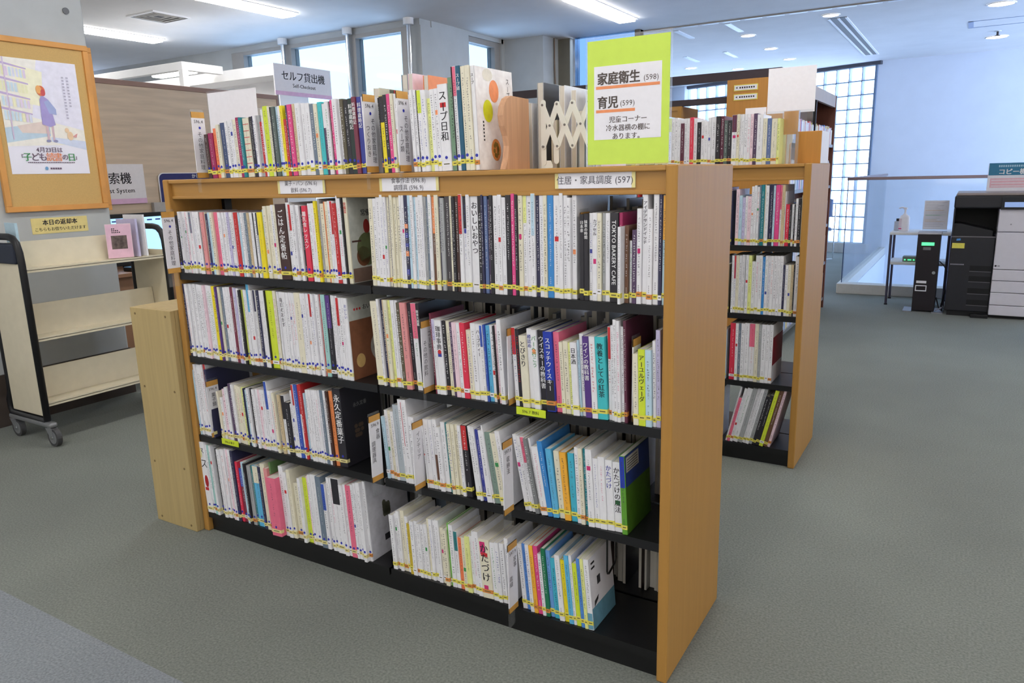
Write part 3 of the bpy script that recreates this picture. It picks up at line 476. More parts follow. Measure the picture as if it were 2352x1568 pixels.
def book_geo(b, cov, pag, lab, dot):
    w, h, col = b['w']-.0004, b['h'], b['col']; rnd = random.Random(int(b['x']*1e5)+int(b['z']*1000))
    d = b['d']; mt = bmat(col[0]); tk = .0008 if w < .02 else .0016; c = min(.0012, w*.2)
    pol = [(0,d),(0,c),(c,0),(w-c,0),(w,c),(w,d),(w-tk,d),(w-tk,.0025),(tk,.0025),(tk,d)]
    n = len(pol); vs = [(p[0],p[1],0) for p in pol]+[(p[0],p[1],h) for p in pol]
    cov.add(vs, [(i,(i+1)%n,n+(i+1)%n,n+i) for i in range(n)]+[(0,1,8,9),(1,2,3,4,7,8),(4,5,6,7)]+[(n+9,n+8,n+1,n),(n+8,n+7,n+4,n+3,n+2,n+1),(n+7,n+6,n+5,n+4)], mt)
    pag.box(tk+.0001, w-tk-.0001, .0028, d-.002, .001, h-.001, PAGE)
    ink = INKR if 'red title' in b['anchor'] else INKW if col[0] in DARK else (INK if b['title'] or rnd.random() < .35 else INKL)
    if col[0] in ('w','k') and rnd.random() < .22: ink = rnd.choice((INKB, INKP, INKR, INKG, INKB))
    def sq(x0, x1, z0, z1, m, y=-.0003): cov.quad([(x0,y,z0),(x1,y,z0),(x1,y,z1),(x0,y,z1)], m)
    i0, i1 = c*.8, w-c*.8; top = h*.94
    if len(col) > 1:
        k = bmat(col[1]); r = b.get('split', rnd.choice((.66,.72,.6)))
        if b['title'] == 'スコッチウィスキー': sq(i0, i1, .003, h*.40, k, -.0002)
        elif 'brown picture' in b['anchor']: sq(i0, i1, .03, h*.5, k, -.0002)
        elif b['anchor'].startswith('blue and green'): sq(i0, i1, h*.6, h-.001, k, -.0002); 
        else: sq(i0, i1, h*r, h-.001, k, -.0002)
    if b['title']:
        s = b['title']; latin = all(ord(q) < 128 for q in s)
        if latin:      # runs down the spine, turned a quarter
            sz = min(w*.75, h*.72/(len(s)*.62)); text(cov, s, (w*.5,-.0004,h*.92), (0,0,-1), (1,0,0), sz, ink, align='l', bold=1)
        else:
            sz = min(w*.82, h*.66/max(len(s),1)); text(cov, s, (w*.5,-.0004,h*.93), (1,0,0), (0,0,1), sz, ink, vertical=True, bold=1)
            top = 0
    else:
        z = h*rnd.uniform(.86,.95); zend = h*rnd.uniform(.22,.42); cw = min(w*rnd.uniform(.36,.62), rnd.uniform(.004,.0068)); st = max(.005, cw*1.15)
        while z > zend:           # illegible small print: a few strokes per character
            if rnd.random() < .9:
                x = w*.5-cw/2; hh = st*.8
                for q in range(rnd.choice((2,3,3,4))):
                    if rnd.random() < .55: u0 = rnd.uniform(0,.35); zz = z-hh*rnd.uniform(.05,.9); sq(x+cw*u0, x+cw*rnd.uniform(.6,1), zz-hh*.11, zz, ink, -.0003-.00004*q)
                    else: u0 = rnd.uniform(.05,.85); za = rnd.uniform(0,.4); sq(x+cw*u0, x+cw*(u0+.13), z-hh*rnd.uniform(.6,1), z-hh*za, ink, -.0003-.00004*q)
            z -= st
        if rnd.random() < .6:
            z = h*.2; 
            for q in range(4): sq(w*.5-cw*.28, w*.5+cw*.2, z-q*.0048-.001, z-q*.0048, INKL if ink != INKW else ink, -.00035); sq(w*.5-cw*.1, w*.5, z-q*.0048-.0036, z-q*.0048-.0006, INKL if ink != INKW else ink, -.0004)
    if rnd.random() < .16 and col[0] in ('w','k'):    # small coloured device on a pale spine
        z = h*rnd.uniform(.3,.75); sq(w*.2, w*.8, z, z+min(w, .012), rnd.choice((INKR, INKP, INKO, INKG, INKB)), -.0004)
    an = b['anchor']
    if 'red dot' in an: cov.quad([(w*.5+w*.3*math.cos(q*math.pi/7),-.0006,h*.58+w*.3*math.sin(q*math.pi/7)) for q in range(14)], INKR)
    if 'red line' in an: sq(w*.12, w*.2, h*.45, h*.97, INKR, -.0006)
    if 'red stripes' in an:
        for q in range(8): sq(i0, i1, h*(.12+q*.11), h*(.13+q*.11), INKR, -.0005)
    if 'pink print' in an: sq(w*.12, w*.62, h*.74, h*.96, INKP, -.00033); sq(w*.2, w*.6, h*.12, h*.22, INKP, -.00033)
    if 'patterned' in an:
        for q in range(7): sq(i0, i1, h*(.15+q*.1), h*(.15+q*.1+rnd.uniform(.02,.06)), rnd.choice((INKO, INKB, INKL, mat('ink_earth',(120,80,60),.6))), -.00028)
    # call number sticker
    z = .014+rnd.uniform(-.003,.004); lm = YELP if b['row'] in ('L2','L3','L4') else YEL
    if rnd.random() < .14: lm = ORA
    elif rnd.random() < .12: lm = PAPER
    if lab is not None:
        lab.box(-.0002, w+.0002, -.0007, .012, z, z+.0115, lm); m2 = mat('ink_number', (96,90,60), .6)
        lab.quad([(w*.2,-.0009,z+.0045),(w*.8,-.0009,z+.0045),(w*.8,-.0009,z+.0072),(w*.2,-.0009,z+.0072)], m2)
    if dot is not None:
        dz = .034+rnd.uniform(-.004,.005); dot.cyl((w*.5,-.0008,dz),(w*.5,.0,dz), min(.0042, max(w*.42,.0024)), DOT, 12)
def place(b):
    th = R(b['lean'])
    return Matrix.Translation((b['x'], b['y']+b['yo'], b['z']+.0004+(b['w']*math.sin(abs(th)) if th < 0 else 0))) @ Matrix.Rotation(-th, 4, 'Y')
rows = parse(); label_rows(rows); allb = [b for r in rows for b in r]
for b in allb:
    h = b['h']; b['d'] = .128 if h < .185 else .146 if h < .208 else .166 if h < .24 else .186 if h < .262 else .2
    rnd = random.Random(int(b['x']*9999)+3); b['yo'] = .012+rnd.uniform(-.004,.006)+(-.03 if b['prot'] else 0)
    if b['row'] == 'L4' and b['h'] > .23: b['yo'] -= rnd.uniform(0,.012)
CAMP = Vector((2.400080, -1.643634, 1.291140))
for b in allb: b['area'] = b['w']*b['h']/(Vector((b['x'],b['y'],b['z'])) - CAMP).length**2*(b.get('wt',1))
shown = set(id(b) for b in sorted(allb, key=lambda b: -b['area'])[:284])
BOOK = {}
rest = MB()
for b in allb:
    fold = b['row'] in FOLD
    if id(b) in shown:
        cov, pag, lab = MB(), MB(), MB(); dot = MB() if fold else None
        book_geo(b, cov, pag, lab, dot); o = cov.build('book'); o.matrix_world = place(b)
        tag(o, b['label'], 'book', 'books '+('of the '+SHELF[b['row']] if ',' in SHELF[b['row']] else SHELF[b['row']]))
        pag.build('page_block', o); lab.build('call_number_label', o)
        if dot: dot.build('dot_sticker', o)
        BOOK[b['label']] = (o, b)
    else:
        rest.M = place(b); book_geo(b, rest, rest, rest, rest if fold else None)
def covers():
    # printed covers that face the gap at the end of a row
    def last(r): 
        b = [x for x in allb if x['row'] == r][-1]; return b
    def rect(mb, b, y0, y1, z0, z1, m, e=.0004): x = b['w']+e; mb.quad([(x,y0,z0),(x,y1,z0),(x,y1,z1),(x,y0,z1)], m)
    def ell(mb, b, y, z, ry, rz, m, e=.0007):
        x = b['w']+e; mb.quad([(x, y+ry*math.cos(a*math.pi/12), z+rz*math.sin(a*math.pi/12)) for a in range(24)], m)
    M = lambda n, c: mat('print_'+n, c, .5, .12, 40)
    def emit(b, fn):
        mb = MB(); fn(mb, b)
        if id(b) in shown: mb.build('cover_print', BOOK[b['label']][0])
        else:
            rest.M = place(b)
            for f, k in zip(mb.f, mb.mi): rest.add([mb.v[i] for i in f], [list(range(len(f)))], mb.mats[k])
    grey = M('cover_grey', (150,150,146))
    def c1(mb, b):
        h, d = b['h'], b['d']; rect(mb, b, .004, d, 0, h, M('cover_pale', (186,188,182)), .0003)
        text(mb, '常備', (b['w']+.0006, d*.42, h*.80), (0,1,0), (0,0,1), .022, INK, bold=1)
        ell(mb, b, d*.42, h*.64, .014, .022, M('berry', (150,40,36))); ell(mb, b, d*.4, h*.38, .045, .05, M('leafy', (96,104,70))); ell(mb, b, d*.3, h*.30, .03, .03, M('sauce', (120,74,50))); rect(mb, b, .01, .05, h*.47, h*.49, M('twig', (70,44,40)), .0008)
        rect(mb, b, .006, d, .002, h*.17, M('cloth', (120,96,84)), .0006)
    emit(last('L1'), c1)
    def c2(mb, b):
        h, d = b['h'], b['d']; rect(mb, b, .004, d, h*.72, h, M('cover_pale', (186,188,182)), .0003); rect(mb, b, .004, d, 0, h*.72, M('noodle', (132,84,60)), .0003)
        text(mb, 'おいしい', (b['w']+.0006, d*.55, h*.86), (0,1,0), (0,0,1), .018, INK, bold=1)
        for q in range(3): ell(mb, b, .03+q*.012, h*.85, .004, .004, INKR)
        ell(mb, b, d*.75, h*.34, .05, .05, M('bowl', (176,172,166))); ell(mb, b, d*.75, h*.34, .036, .036, M('soup_dark', (84,56,44)), .001); ell(mb, b, d*.22, h*.22, .02, .022, M('egg', (206,170,110)))
    emit(last('L2'), c2)
    def c3(mb, b):
        h, d = b['h'], b['d']
        text(mb, '永久定番', (b['w']+.0006, d*.45, h*.74), (0,1,0), (0,0,1), .016, M('dull_white', (150,150,146)))
        for q in range(9): ell(mb, b, d*(.3+.05*(q%4)), h*(.35+.06*(q//3)), .008, .007, M('dim_gold', (96,80,66)))
    emit(last('L3'), c3)
    def c4(mb, b):
        h, d = b['h'], b['d']; rect(mb, b, .004, d, 0, h, M('cover_mag', (196,194,200)), .0003)
        for q in range(10): ell(mb, b, d*(.4+.05*(q%3)), h*(.5+.04*(q//3)), .009, .013, M('leaf_dull', (92,92,76)))
        rect(mb, b, d*.35, d*.55, h*.16, h*.24, INK, .0008)
    emit(last('L4'), c4)
    def c5(mb, b):
        h, d = b['h'], b['d']; rect(mb, b, .003, d, 0, h*.6, M('green_cover', (70,110,30)), .0003); rect(mb, b, .003, d, h*.6, h, M('blue_cover', (40,62,130)), .0003)
        rect(mb, b, .008, d*.55, h*.78, h*.97, M('panel_grey', (190,190,184)), .0006)
        for q in range(5): rect(mb, b, .014, d*.5, h*(.80+q*.032), h*(.81+q*.032), INK, .0009)
    emit(last('R3'), c5)
    def c6(mb, b):
        h, d = b['h'], b['d']; rect(mb, b, .001, d, 0, h*.30, M('blue_band', (108,160,182)), .0003); rect(mb, b, .001, d, h*.30, h, PAPER, .0003)
        for z in (.93,.86): rect(mb, b, .012, .034, h*z-.006, h*z, INK, .0006)
        rect(mb, b, .042, .062, h*.56, h*.68, M('dark_mark', (60,60,66)), .0006); mb.quad([(b['w']+.0007, .016, h*.30),(b['w']+.0007, .040, h*.36),(b['w']+.0007, .045, h*.42),(b['w']+.0007, .018, h*.38)], MATS['print_dark_mark'])
        mb.quad([(0.0006+i*0,-.0004,.002) if 0 else (x,-.0004,z) for x, z in ((.001,.002),(b['w']-.001,.002),(b['w']-.001,h*.24),(.001,h*.24))], MATS['print_blue_band'])
        i = 0
    emit(last('R4'), c6)
    def c7(mb, b):
        h, d = b['h'], b['d']; rect(mb, b, .003, d, 0, h, M('soup_cover', (246,240,240)), .0003)
        k = M('ring_grey', (226,220,206)); ell(mb, b, d*.33, h*.93, d*.13, h*.06, k)
        for y, z, c in ((.48,.78,'soup_orange'),(.30,.58,'soup_yellow'),(.46,.20,'soup_brown')):
            ell(mb, b, d*y, h*z, d*.125, h*.11, M(c, dict(soup_orange=(244,150,96), soup_yellow=(224,228,30), soup_brown=(226,150,84))[c]))
        for q in range(9): ell(mb, b, d*(.46+.05*math.cos(q*2.4)), h*(.20+.06*math.sin(q*2.4)), .006, .006, M('herb', (150,120,50)), .001)
        text(mb, 'スープ', (b['w']+.0008, d*.86, h*.93), (0,1,0), (0,0,1), .0175, INK, vertical=True)
        for q in range(6): rect(mb, b, d*.15, d*.18, h*(.46-.035*q), h*(.48-.035*q), INK, .0008)
    emit(last('T'), c7)
    def c8(mb, b):
        h, d = b['h'], b['d']; rect(mb, b, .003, d, h*.3, h*.78, M('red_cover', (150,24,44)), .0003); rect(mb, b, .003, d, 0, h*.3, PAPER, .0003)
    emit(last('C4'), c8)
    b = [x for x in allb if x['row'] == 'L4'][0]
    def c9(mb, b):
        w, h = b['w'], b['h']; text(mb, 'ス', (w*.6,-.0006,h*.70), (1,0,0), (0,0,1), .04, INK); mb.quad([(w*.62+.011*math.cos(a*math.pi/10)*.9,-.0006,h*.45+.024*math.sin(a*math.pi/10)) for a in range(20)], M('apple', (170,30,40)))
        mb.quad([(w*.3+.006*math.cos(a*math.pi/8),-.0006,h*.85+.02*math.sin(a*math.pi/8)) for a in range(16)], M('pear', (214,206,150)))
    emit(b, c9)
covers()
# books of the other side of the front case, seen only through gaps as fore-edges
rest.M = Matrix()
rr = random.Random(5); backcols = [bmat(k) for k in ('w','g','k','s','d','w','u2')]
for z, x0, x1 in ((.988,.95,1.78),(.686,.95,1.78),(.386,.60,.88),(.386,.95,1.78),(.08,.60,.88),(.08,.95,1.78)):
    x = x0
    while x < x1:
        w = rr.uniform(.008,.024); h = rr.uniform(.18,.25); d = h*.7
        if rr.random() < .12: x += .03; continue
        rest.box(x, x+w-.001, D-.012-d, D-.012, z+.0004, z+h, rr.choice(backcols)); rest.box(x+.001, x+w-.002, D-.0135-d, D-.02, z+.001, z+h-.001, PAGE); x += w
# the rear case goes on to the left behind the front one
rr = random.Random(21); rest.M = Matrix(); mix = [bmat(k) for k in 'w w w k w g p2 c2 w k s d n r t4 y v2 u3 w w'.split()]
for z, xe, h0 in ((1.3145,1.22,.19),(.9765,1.52,.21),(.6785,1.52,.22),(.3725,1.52,.2),(.0785,1.49,.2)):
    x = .05
    while x < xe:
        w = rr.uniform(.006,.022); h = h0*rr.uniform(.88,1.18); y = 1.652+rr.uniform(-.004,.006); d = h*.7
        if rr.random() > .02:
            rest.box(x, x+w-.0006, y, y+d, z, z+h, rr.choice(mix)); rest.box(x+.001, x+w-.0016, y+.002, y+d+.0004, z+.001, z+h+.0003, PAGE); rest.box(x, x+w-.0006, y-.0008, y, z+.014, z+.025, YEL)
            for q in range(5): rest.box(x+w*.3, x+w*.62, y-.0006, y, z+h*(.85-.08*q)-.008, z+h*(.85-.08*q), INKL)
        x += w
tag(rest.build('books'), 'remaining slimmer books on every shelf of the two low cases', 'books', kind='stuff')

# ------------------------------------------------------------------ index tabs, shelf labels, signs
XP, YP, ZP = (1,0,0), (0,1,0), (0,0,1)
def tab(x, y0, z, cols, label, h=.212, num='596.4', dot=False, plain=False, drop=True):
    t = thing('index_tab', label, 'sign', (x, y0, z), 'index tabs between the books'); W = .049
    mb = MB(); mb.box(-.004, -.0025, 0, W, .001, h+.008, ACR)
    if drop and y0 < -.005: mb.box(-.004, -.0025, 0, min(-y0, .04), -.045, .001, ACR)
    mb.build('acrylic_holder', t)
    mb = MB(); mb.box(-.0024, 0, 0, W, .002, h, PAPER)
    for a, b in ((.002,.019),(h-.019,h)): mb.box(-.0026, .0003, 0, W, a, b, ORB)
    c = mb.build('card', t)
    mb = MB(); z1 = h-.030
    if num: text(mb, num, (.0006, W*.5, z1), YP, ZP, .0145, INK); z1 -= .014
    if dot: mb.disc((.0007, W*.55, z1-.006), .0042, (1,0,0), DOT); z1 -= .018
    n = len(cols)
    for i, s in enumerate(cols):      # columns run from right to left
        y = W*(.5 if n == 1 else (.72, .28)[i]); sz = min(.0175, (z1-.024)/len(s)); zz = z1-(0 if i == 0 else max(0, (z1-.026)-sz*len(s))*.5)
        text(mb, s, (.0006, y, zz), YP, ZP, sz, mat('ink_grey', (86,84,92), .6), vertical=True)
    mb.build('lettering', c)
tab(.212, -.012, 1.3095, ['その他家庭料理'], 'index tab 596.4 at the start of the books on the case top', dot=True)
tab(.05, -.052, .99, ['その他家庭料理'], 'index tab 596.4 fixed to the post at the left bay top shelf', dot=True)
tab(.948, -.012, 1.3095, ['その他家庭料理','つくりおき'], 'index tab for make-ahead dishes on the case top', dot=True)
tab(1.066, -.012, 1.3095, ['その他家庭料理','スープ類'], 'index tab for soups on the case top', dot=True)
tab(.112, .0, .3865, ['菓子類'], 'index tab for sweets on the left bay third shelf')
tab(1.109, -.012, .6865, ['コーヒー','その他の飲料'], 'index tab for coffee and other drinks, right bay second shelf', num='')
tab(1.386, .0, .6865, ['カクテル'], 'index tab beside the whisky books, right bay second shelf', num='')
tab(1.732, .02, .6865, ['茶道'], 'index tab by the last books of the right bay second shelf', num='')
tab(.917, -.042, .3865, ['食器','調理器具'], 'index tab for tableware and kitchen tools in front of the centre gap', num='596.9')
tab(1.072, -.03, .3865, ['インテリア'], 'index tab for interiors, right bay third shelf', num='')
tab(1.392, -.048, .3865, ['収納法'], 'index tab for storage beside the blue tidying books', num='597.5')
tab(1.39, -.034, .0805, ['家事','裁縫'], 'index tab among the tidying books of the right bay bottom shelf', num='597.9')
tab(1.588, .03, .989, ['茶'], 'index tab above the black tea books, right bay top shelf', num='')
def header_label(x0, x1, z0, z1, lines, label):
    t = thing('shelf_label', label, 'label', (x0, .0135, z0), 'paper labels on the header board')
    mb = MB(); mb.box(0, x1-x0, -.001, .001, 0, z1-z0, PAPER); mb.box(0, .009, -.0014, 0, 0, z1-z0, YELP); mb.box(x1-x0-.009, x1-x0, -.0014, 0, 0, z1-z0, YELP); c = mb.build('card', t)
    mb = MB(); n = len(lines)
    for i, s in enumerate(lines): text(mb, s, ((x1-x0)/2, -.0016, (z1-z0)*((n-i-.5)/n)), XP, ZP, .0165 if n > 1 else .021, mat('ink_grey', (86,84,92), .6))
    mb.build('lettering', c)
header_label(.557, .757, 1.256, 1.297, ['菓子・パン (596.6)','飲料 (596.7)'], 'header label for sweets, bread and drinks')
header_label(.968, 1.175, 1.259, 1.297, ['食事作法 (596.8)','調理具 (596.9)'], 'header label for table manners and kitchen tools')
header_label(1.527, 1.736, 1.259, 1.297, ['住居・家具調度 (597)'], 'header label for housing and furnishings')
def lip_label(x, z, s, label):
    t = thing('shelf_label', label, 'label', (x, .0035, z), 'lime labels on shelf edges'); mb = MB(); mb.box(0, .089, -.001, .001, 0, .021, mat('lime_card', (206,222,50), .6)); c = mb.build('card', t)
    mb = MB(); text(mb, s, (.044, -.0016, .0105), XP, ZP, .011, INK); mb.build('lettering', c)
lip_label(1.407, .668, '596.7 飲料', 'lime shelf label under the whisky books'); lip_label(.160, .374, '596.6 菓子', 'lime shelf label under the sweets books')

# green A4 notice standing on the front case
t = thing('notice_stand', 'lime green notice for home hygiene and childcare on the front case', 'sign', (1.612, .012, 1.309), None)
mb = MB(); mb.box(0, .206, .002, .005, .0005, .286, ACR); mb.box(0, .206, -.003, .005, .283, .286, ACR); mb.box(0, .003, -.003, .002, .0005, .283, ACR); mb.box(.203, .206, -.003, .002, .0005, .283, ACR); mb.box(0, .206, .005, .07, .0005, .003, ACR); mb.build('acrylic_holder', t)
LIME = mat('lime_paper', (204,230,92), .6, .02, 40)
mb = MB(); mb.box(.004, .202, -.001, .001, .004, .278, LIME); c = mb.build('sheet', t)
mb = MB(); mb.box(.021, .184, -.0017, -.001, .060, .222, PAPER); mb.build('white_panel', c)
mb = MB(); y = -.0020; IB = mat('ink_brown', (84,74,70), .6)
text(mb, '家庭衛生', (.029, y, .194), XP, ZP, .0285, IB, bold=2, align='l', squeeze=.92); text(mb, '(598)', (.178, y, .190), XP, ZP, .0165, IB, align='r')
text(mb, '育児', (.029, y, .142), XP, ZP, .0285, IB, bold=2, align='l', squeeze=.92); text(mb, '(599)', (.122, y, .139), XP, ZP, .0165, IB, align='r')
mb.quad([(.026,y,.172),(.180,y,.172),(.180,y,.1785),(.026,y,.1785)], INKO); mb.quad([(.026,y,.120),(.122,y,.120),(.122,y,.1265),(.026,y,.1265)], INKO)
for i, s in enumerate(('児童コーナー','冷水器横の棚に','あります。')): text(mb, s, (.105, y, .1035-.0185*i), XP, ZP, .0155, IB, bold=1)
mb.build('lettering', c)
# blank backs of other notices
t = thing('notice_stand', 'back of a white notice standing behind the first books on the case', 'sign', (.018, .21, 1.309)); mb = MB(); mb.box(0, .253, -.001, .001, .004, .30, PAPER); mb.build('sheet', t)
mb = MB(); mb.box(-.002, .255, -.003, .003, .302, .306, ACR); mb.box(-.003, 0, -.003, .003, .0, .302, ACR); mb.box(0, .253, -.03, .04, 0, .003, ACR); mb.build('acrylic_holder', t)
t = thing('notice_stand', 'back of a pale notice raised on a clear stand, rear case', 'sign', (1.572, 2.0, 1.314)); mb = MB(); mb.box(0, .204, -.001, .001, .225, .42, PAPER); mb.build('sheet', t)
mb = MB(); mb.box(-.01, .20, -.004, -.002, .001, .235, ACR); mb.box(-.01, .20, -.03, .05, .0, .003, ACR); mb.build('acrylic_holder', t)
t = thing('notice_stand', 'small white card lying behind the books on the rear case', 'sign', (1.47, 2.02, 1.314)); mb = MB(); mb.box(0, .094, -.001, .001, .18, .258, PAPER); mb.box(0, .094, .001, .003, .001, .258, ACR); mb.build('sheet', t)
t = thing('sign_holder', 'clear acrylic sign holder in front of the brown box, rear case', 'sign holder', (1.70, 1.72, 1.314)); mb = MB()
mb.box(0, .066, 0, .003, .001, .215, ACR); mb.box(0, .066, .02, .023, .001, .215, ACR); mb.box(0, .066, 0, .06, 0, .003, ACR); mb.box(0, .003, 0, .023, .001, .215, ACR); mb.box(.063, .066, 0, .023, .001, .215, ACR); mb.build('acrylic_holder', t)
boxo('card', (.004, .062, .008, .016, .12, .213), ORANGEWOOD, t)
t = thing('magazine_box', 'brown wooden box on the end of the rear case', 'box', (1.735, 1.83, 1.314))
boxo('front_panel', (0, .105, 0, .008, 0, .134), ORANGEWOOD, t, .002); boxo('side_panel', (.0, .008, .008, .2, 0, .134), ORANGEWOOD, t); boxo('side_panel', (.097, .105, .008, .2, 0, .134), PAPER, t); boxo('back_panel', (0, .105, .2, .208, 0, .134), ORANGEWOOD, t)
mb = MB(); P = [(.0,.0),(.028,.0),(.028,.09),(.022,.105),(.010,.105),(.004,.09)]; mb.prism([(1.706,1.314),(1.716,1.314),(1.716,1.394),(1.72,1.402),(1.728,1.404),(1.728,1.44),(1.706,1.44)], 1.80, 1.806, 1, WHITE); tag(mb.build('bookend'), 'white steel bookend with rounded cut-out beside the brown box', 'bookend')

# wooden book end and things behind the top row
mb = MB(); prof = [(.20,0),(.20,.184),(.108,.186),(.088,.178),(.072,.158),(.066,.135),(.072,.110),(.086,.085),(.092,.060),(.086,.030),(.072,0)]
mb.prism(prof, 0, .017, 0, mat('beech_bookend', (206,160,126), .5, .12, 5, .3, stretch=(20,20,.6))); o = mb.build('bookend', loc=(1.338, -.008, 1.3095)); tag(o, 'beech book end with a wavy edge beside the big soup book', 'bookend')
def backbook(x, w, h, tok, label, y0=.245, d=.17, z=1.309):
    mb = MB(); pg = MB(); mb.prism([(0,0),(.0015,0),(.0015,d-.002),(w-.0015,d-.002),(w-.0015,0),(w,0),(w,d),(0,d)], 0, h, 2, bmat(tok)); o = mb.build('book', loc=(x, y0, z+.0004))
    pg.box(.0017, w-.0017, .002, d-.0025, .001, h-.001, PAGE); pg.build('page_block', o); tag(o, label, 'book', 'books on the far side of the front case top'); return o
o = backbook(.880, .024, .292, 's', 'dark grey magazine rising behind the soup tab', d=.205)
mb = MB(); M1 = mat('cover_dusk', (96,96,112), .3, .25, 20); x = .0245; mb.quad([(x,.002,.0),(x,.203,.0),(x,.203,.290),(x,.002,.290)], M1); mb.quad([(x+.0003,.160,.262),(x+.0003,.195,.262),(x+.0003,.195,.286),(x+.0003,.160,.286)], YEL)
text(mb, '電子レンジ料理', (x+.0004, .09, .255), YP, ZP, .016, YEL, bold=1); text(mb, '超かんたん', (x+.0004, .07, .235), YP, ZP, .014, INKW, bold=1); mb.build('cover_print', o)
o = backbook(.766, .023, .262, 'k', 'book with a red and green cover behind the make-ahead tab', d=.18); mb = MB(); x = .0234; mb.quad([(x,.05,0),(x,.178,0),(x,.178,.26),(x,.05,.26)], mat('cover_mossy', (96,104,86), .5, .2, 30)); mb.quad([(x+.0003,.07,.15),(x+.0003,.10,.15),(x+.0003,.10,.26),(x+.0003,.07,.26)], INKR); mb.build('cover_print', o)
backbook(.905, .018, .293, 'p2', 'pale pink book behind the soup tab', d=.19); backbook(.228, .033, .238, 's3', 'grey book behind the first books of the case top'); backbook(.962, .02, .283, 'or', 'orange spined book behind the soup tab', d=.19)
backbook(1.300, .016, .182, 'w', 'first white book behind the beech book end'); backbook(1.318, .017, .179, 'w', 'second white book behind the beech book end')
o = backbook(1.352, .020, .231, 'g', 'large book with dark cover behind the accordion book end', d=.19); mb = MB(); x = .0204; mb.quad([(x,.002,0),(x,.188,0),(x,.188,.23),(x,.002,.23)], mat('cover_charcoal', (74,72,72), .5, .2, 12)); mb.build('cover_print', o)
backbook(1.42, .017, .218, 'w', 'tall white book behind the accordion book end', d=.19); backbook(1.456, .016, .204, 'w', 'white book nearest the green notice behind the accordion', d=.18); backbook(1.50, .022, .20, 'w', 'white book half behind the green notice'); backbook(1.53, .015, .165, 'p2', 'pale pink book behind the accordion book end')
backbook(1.395, .016, .13, 'k', 'low cream book behind the accordion book end'); backbook(1.478, .018, .15, 's3', 'low grey book behind the accordion book end')
# accordion book end
t = thing('accordion_bookend', 'white accordion book end of crossed bars beside the green notice', 'bookend', (0, .16, 0)); k = 0
PW = mat('off_white_plastic', (226,224,216), .45, .02, 30); RIV = mat('rivet_metal', (110,104,100), .35, .05, 40, metal=.7)
def bar(x0, z0, x1, z1, y):
    mb = MB(); d = Vector((x1-x0, 0, z1-z0)); n = Vector((-d.z, 0, d.x)).normalized()*.0075; pts = []
    for c, s in (((x0,z0),1),((x1,z1),-1)):
        a0 = math.atan2(n.z, n.x)
        for q in range(9): a = a0+(math.pi*q/8 if s == 1 else math.pi+math.pi*q/8); pts.append((c[0]+.0075*math.cos(a), c[1]+.0075*math.sin(a)))
    mb.prism(pts, y, y+.0018, 1, PW); return mb.build('bar', t)
nodes = [1.414+.042*i+.0009*i*i for i in range(6)]
for i in range(5):
    a, b = nodes[i], nodes[i+1]; bar(a, 1.472, b, 1.366, 0); bar(a, 1.366, b, 1.472, .0022)
bar(1.414, 1.478, 1.414, 1.325, .0044); bar(1.452, 1.36, 1.452, 1.328, .0044)
for i, x in enumerate(nodes):
    for z in ((1.472, 1.366) if True else ()): 
        mb = MB(); mb.cyl((x,-.0012,z),(x,.006,z),.0032,RIV,10); mb.build('rivet', t)
    if i < 5: mb = MB(); xm = (x+nodes[i+1])/2; mb.cyl((xm,-.0012,1.419),(xm,.005,1.419),.0032,RIV,10); mb.build('rivet', t)
mb = MB(); mb.prism([(1.406,1.3095),(1.44,1.3095),(1.44,1.318),(1.434,1.33),(1.406,1.33)], .006, .0078, 1, PW); mb.box(1.406, 1.44, -.0, .05, 1.3093, 1.3108, PW); mb.build('foot', t)
# wire book end closing the bottom right shelf
mb = MB(); mb.tube([(0,.062,.295),(0,.062,.150),(0,.066,.142),(0,.074,.138),(0,.112,.150),(0,.119,.156),(0,.122,.164),(0,.122,.295)], .0028, STEEL, 8); tag(mb.build('bookend', loc=(1.641, .012, .08)), 'black wire book end hanging beside the white and blue book', 'bookend')

# ------------------------------------------------------------------ book trolley
t = thing('book_trolley', 'cream book trolley with black tube ends beside the concrete column', 'trolley', (-1.71,.25,0))
def P(x, y, z): return (x+1.71, y-.25, z)
for yy, nm in ((.25,'a'),(1.03,'b')):
    mb = MB(); pts = [P(-1.548,yy,.13),P(-1.548,yy,.93),P(-1.552,yy,.985),P(-1.568,yy,1.03),P(-1.60,yy,1.055),P(-1.64,yy,1.062),P(-1.78,yy,1.062),P(-1.82,yy,1.055),P(-1.852,yy,1.03),P(-1.868,yy,.985),P(-1.872,yy,.93),P(-1.872,yy,.30),P(-1.878,yy,.24),P(-1.90,yy,.20),P(-1.90,yy,.15),P(-1.885,yy,.125),P(-1.55,yy,.125)]
    mb.tube(pts, .017, BLACK, 12); f = mb.build('end_frame', t, True)
    mb = MB(); mb.rbox(P(-1.862,0,0)[0], P(-1.558,0,0)[0], yy-.25-.008, yy-.25+.008, .15, .93, CREAM, .004); mb.build('end_panel', f)
    if nm == 'a': mb = MB(); mb.rbox(P(-1.85,0,0)[0], P(-1.57,0,0)[0], -.022, .022, .93, 1.03, mat('navy_pad', (40,46,62), .6), .01); mb.build('grip_cover', f)
for z, w in ((.90,.13),(.552,.155),(.214,.155)):
    mb = MB(); y0, y1 = .016, .768
    for s in (1,-1):
        xf, xb = .160*s, .018*s
        a, b = min(xf,xb), max(xf,xb); mb.box(a, b, y0, y1, z-.006, z-.003, CREAM)
        mb.box(min(xf,xf-.004*s), max(xf,xf-.004*s), y0, y1, z-.016, z+.004, CREAM)
        mb.quad([(xb,y0,z-.003),(xb,y1,z-.003),(.004*s,y1,z+w),(.004*s,y0,z+w)], CREAM)
    mb.box(-.004, .004, y0, y1, z-.006, z+w, CREAM); mb.build('shelf', t)
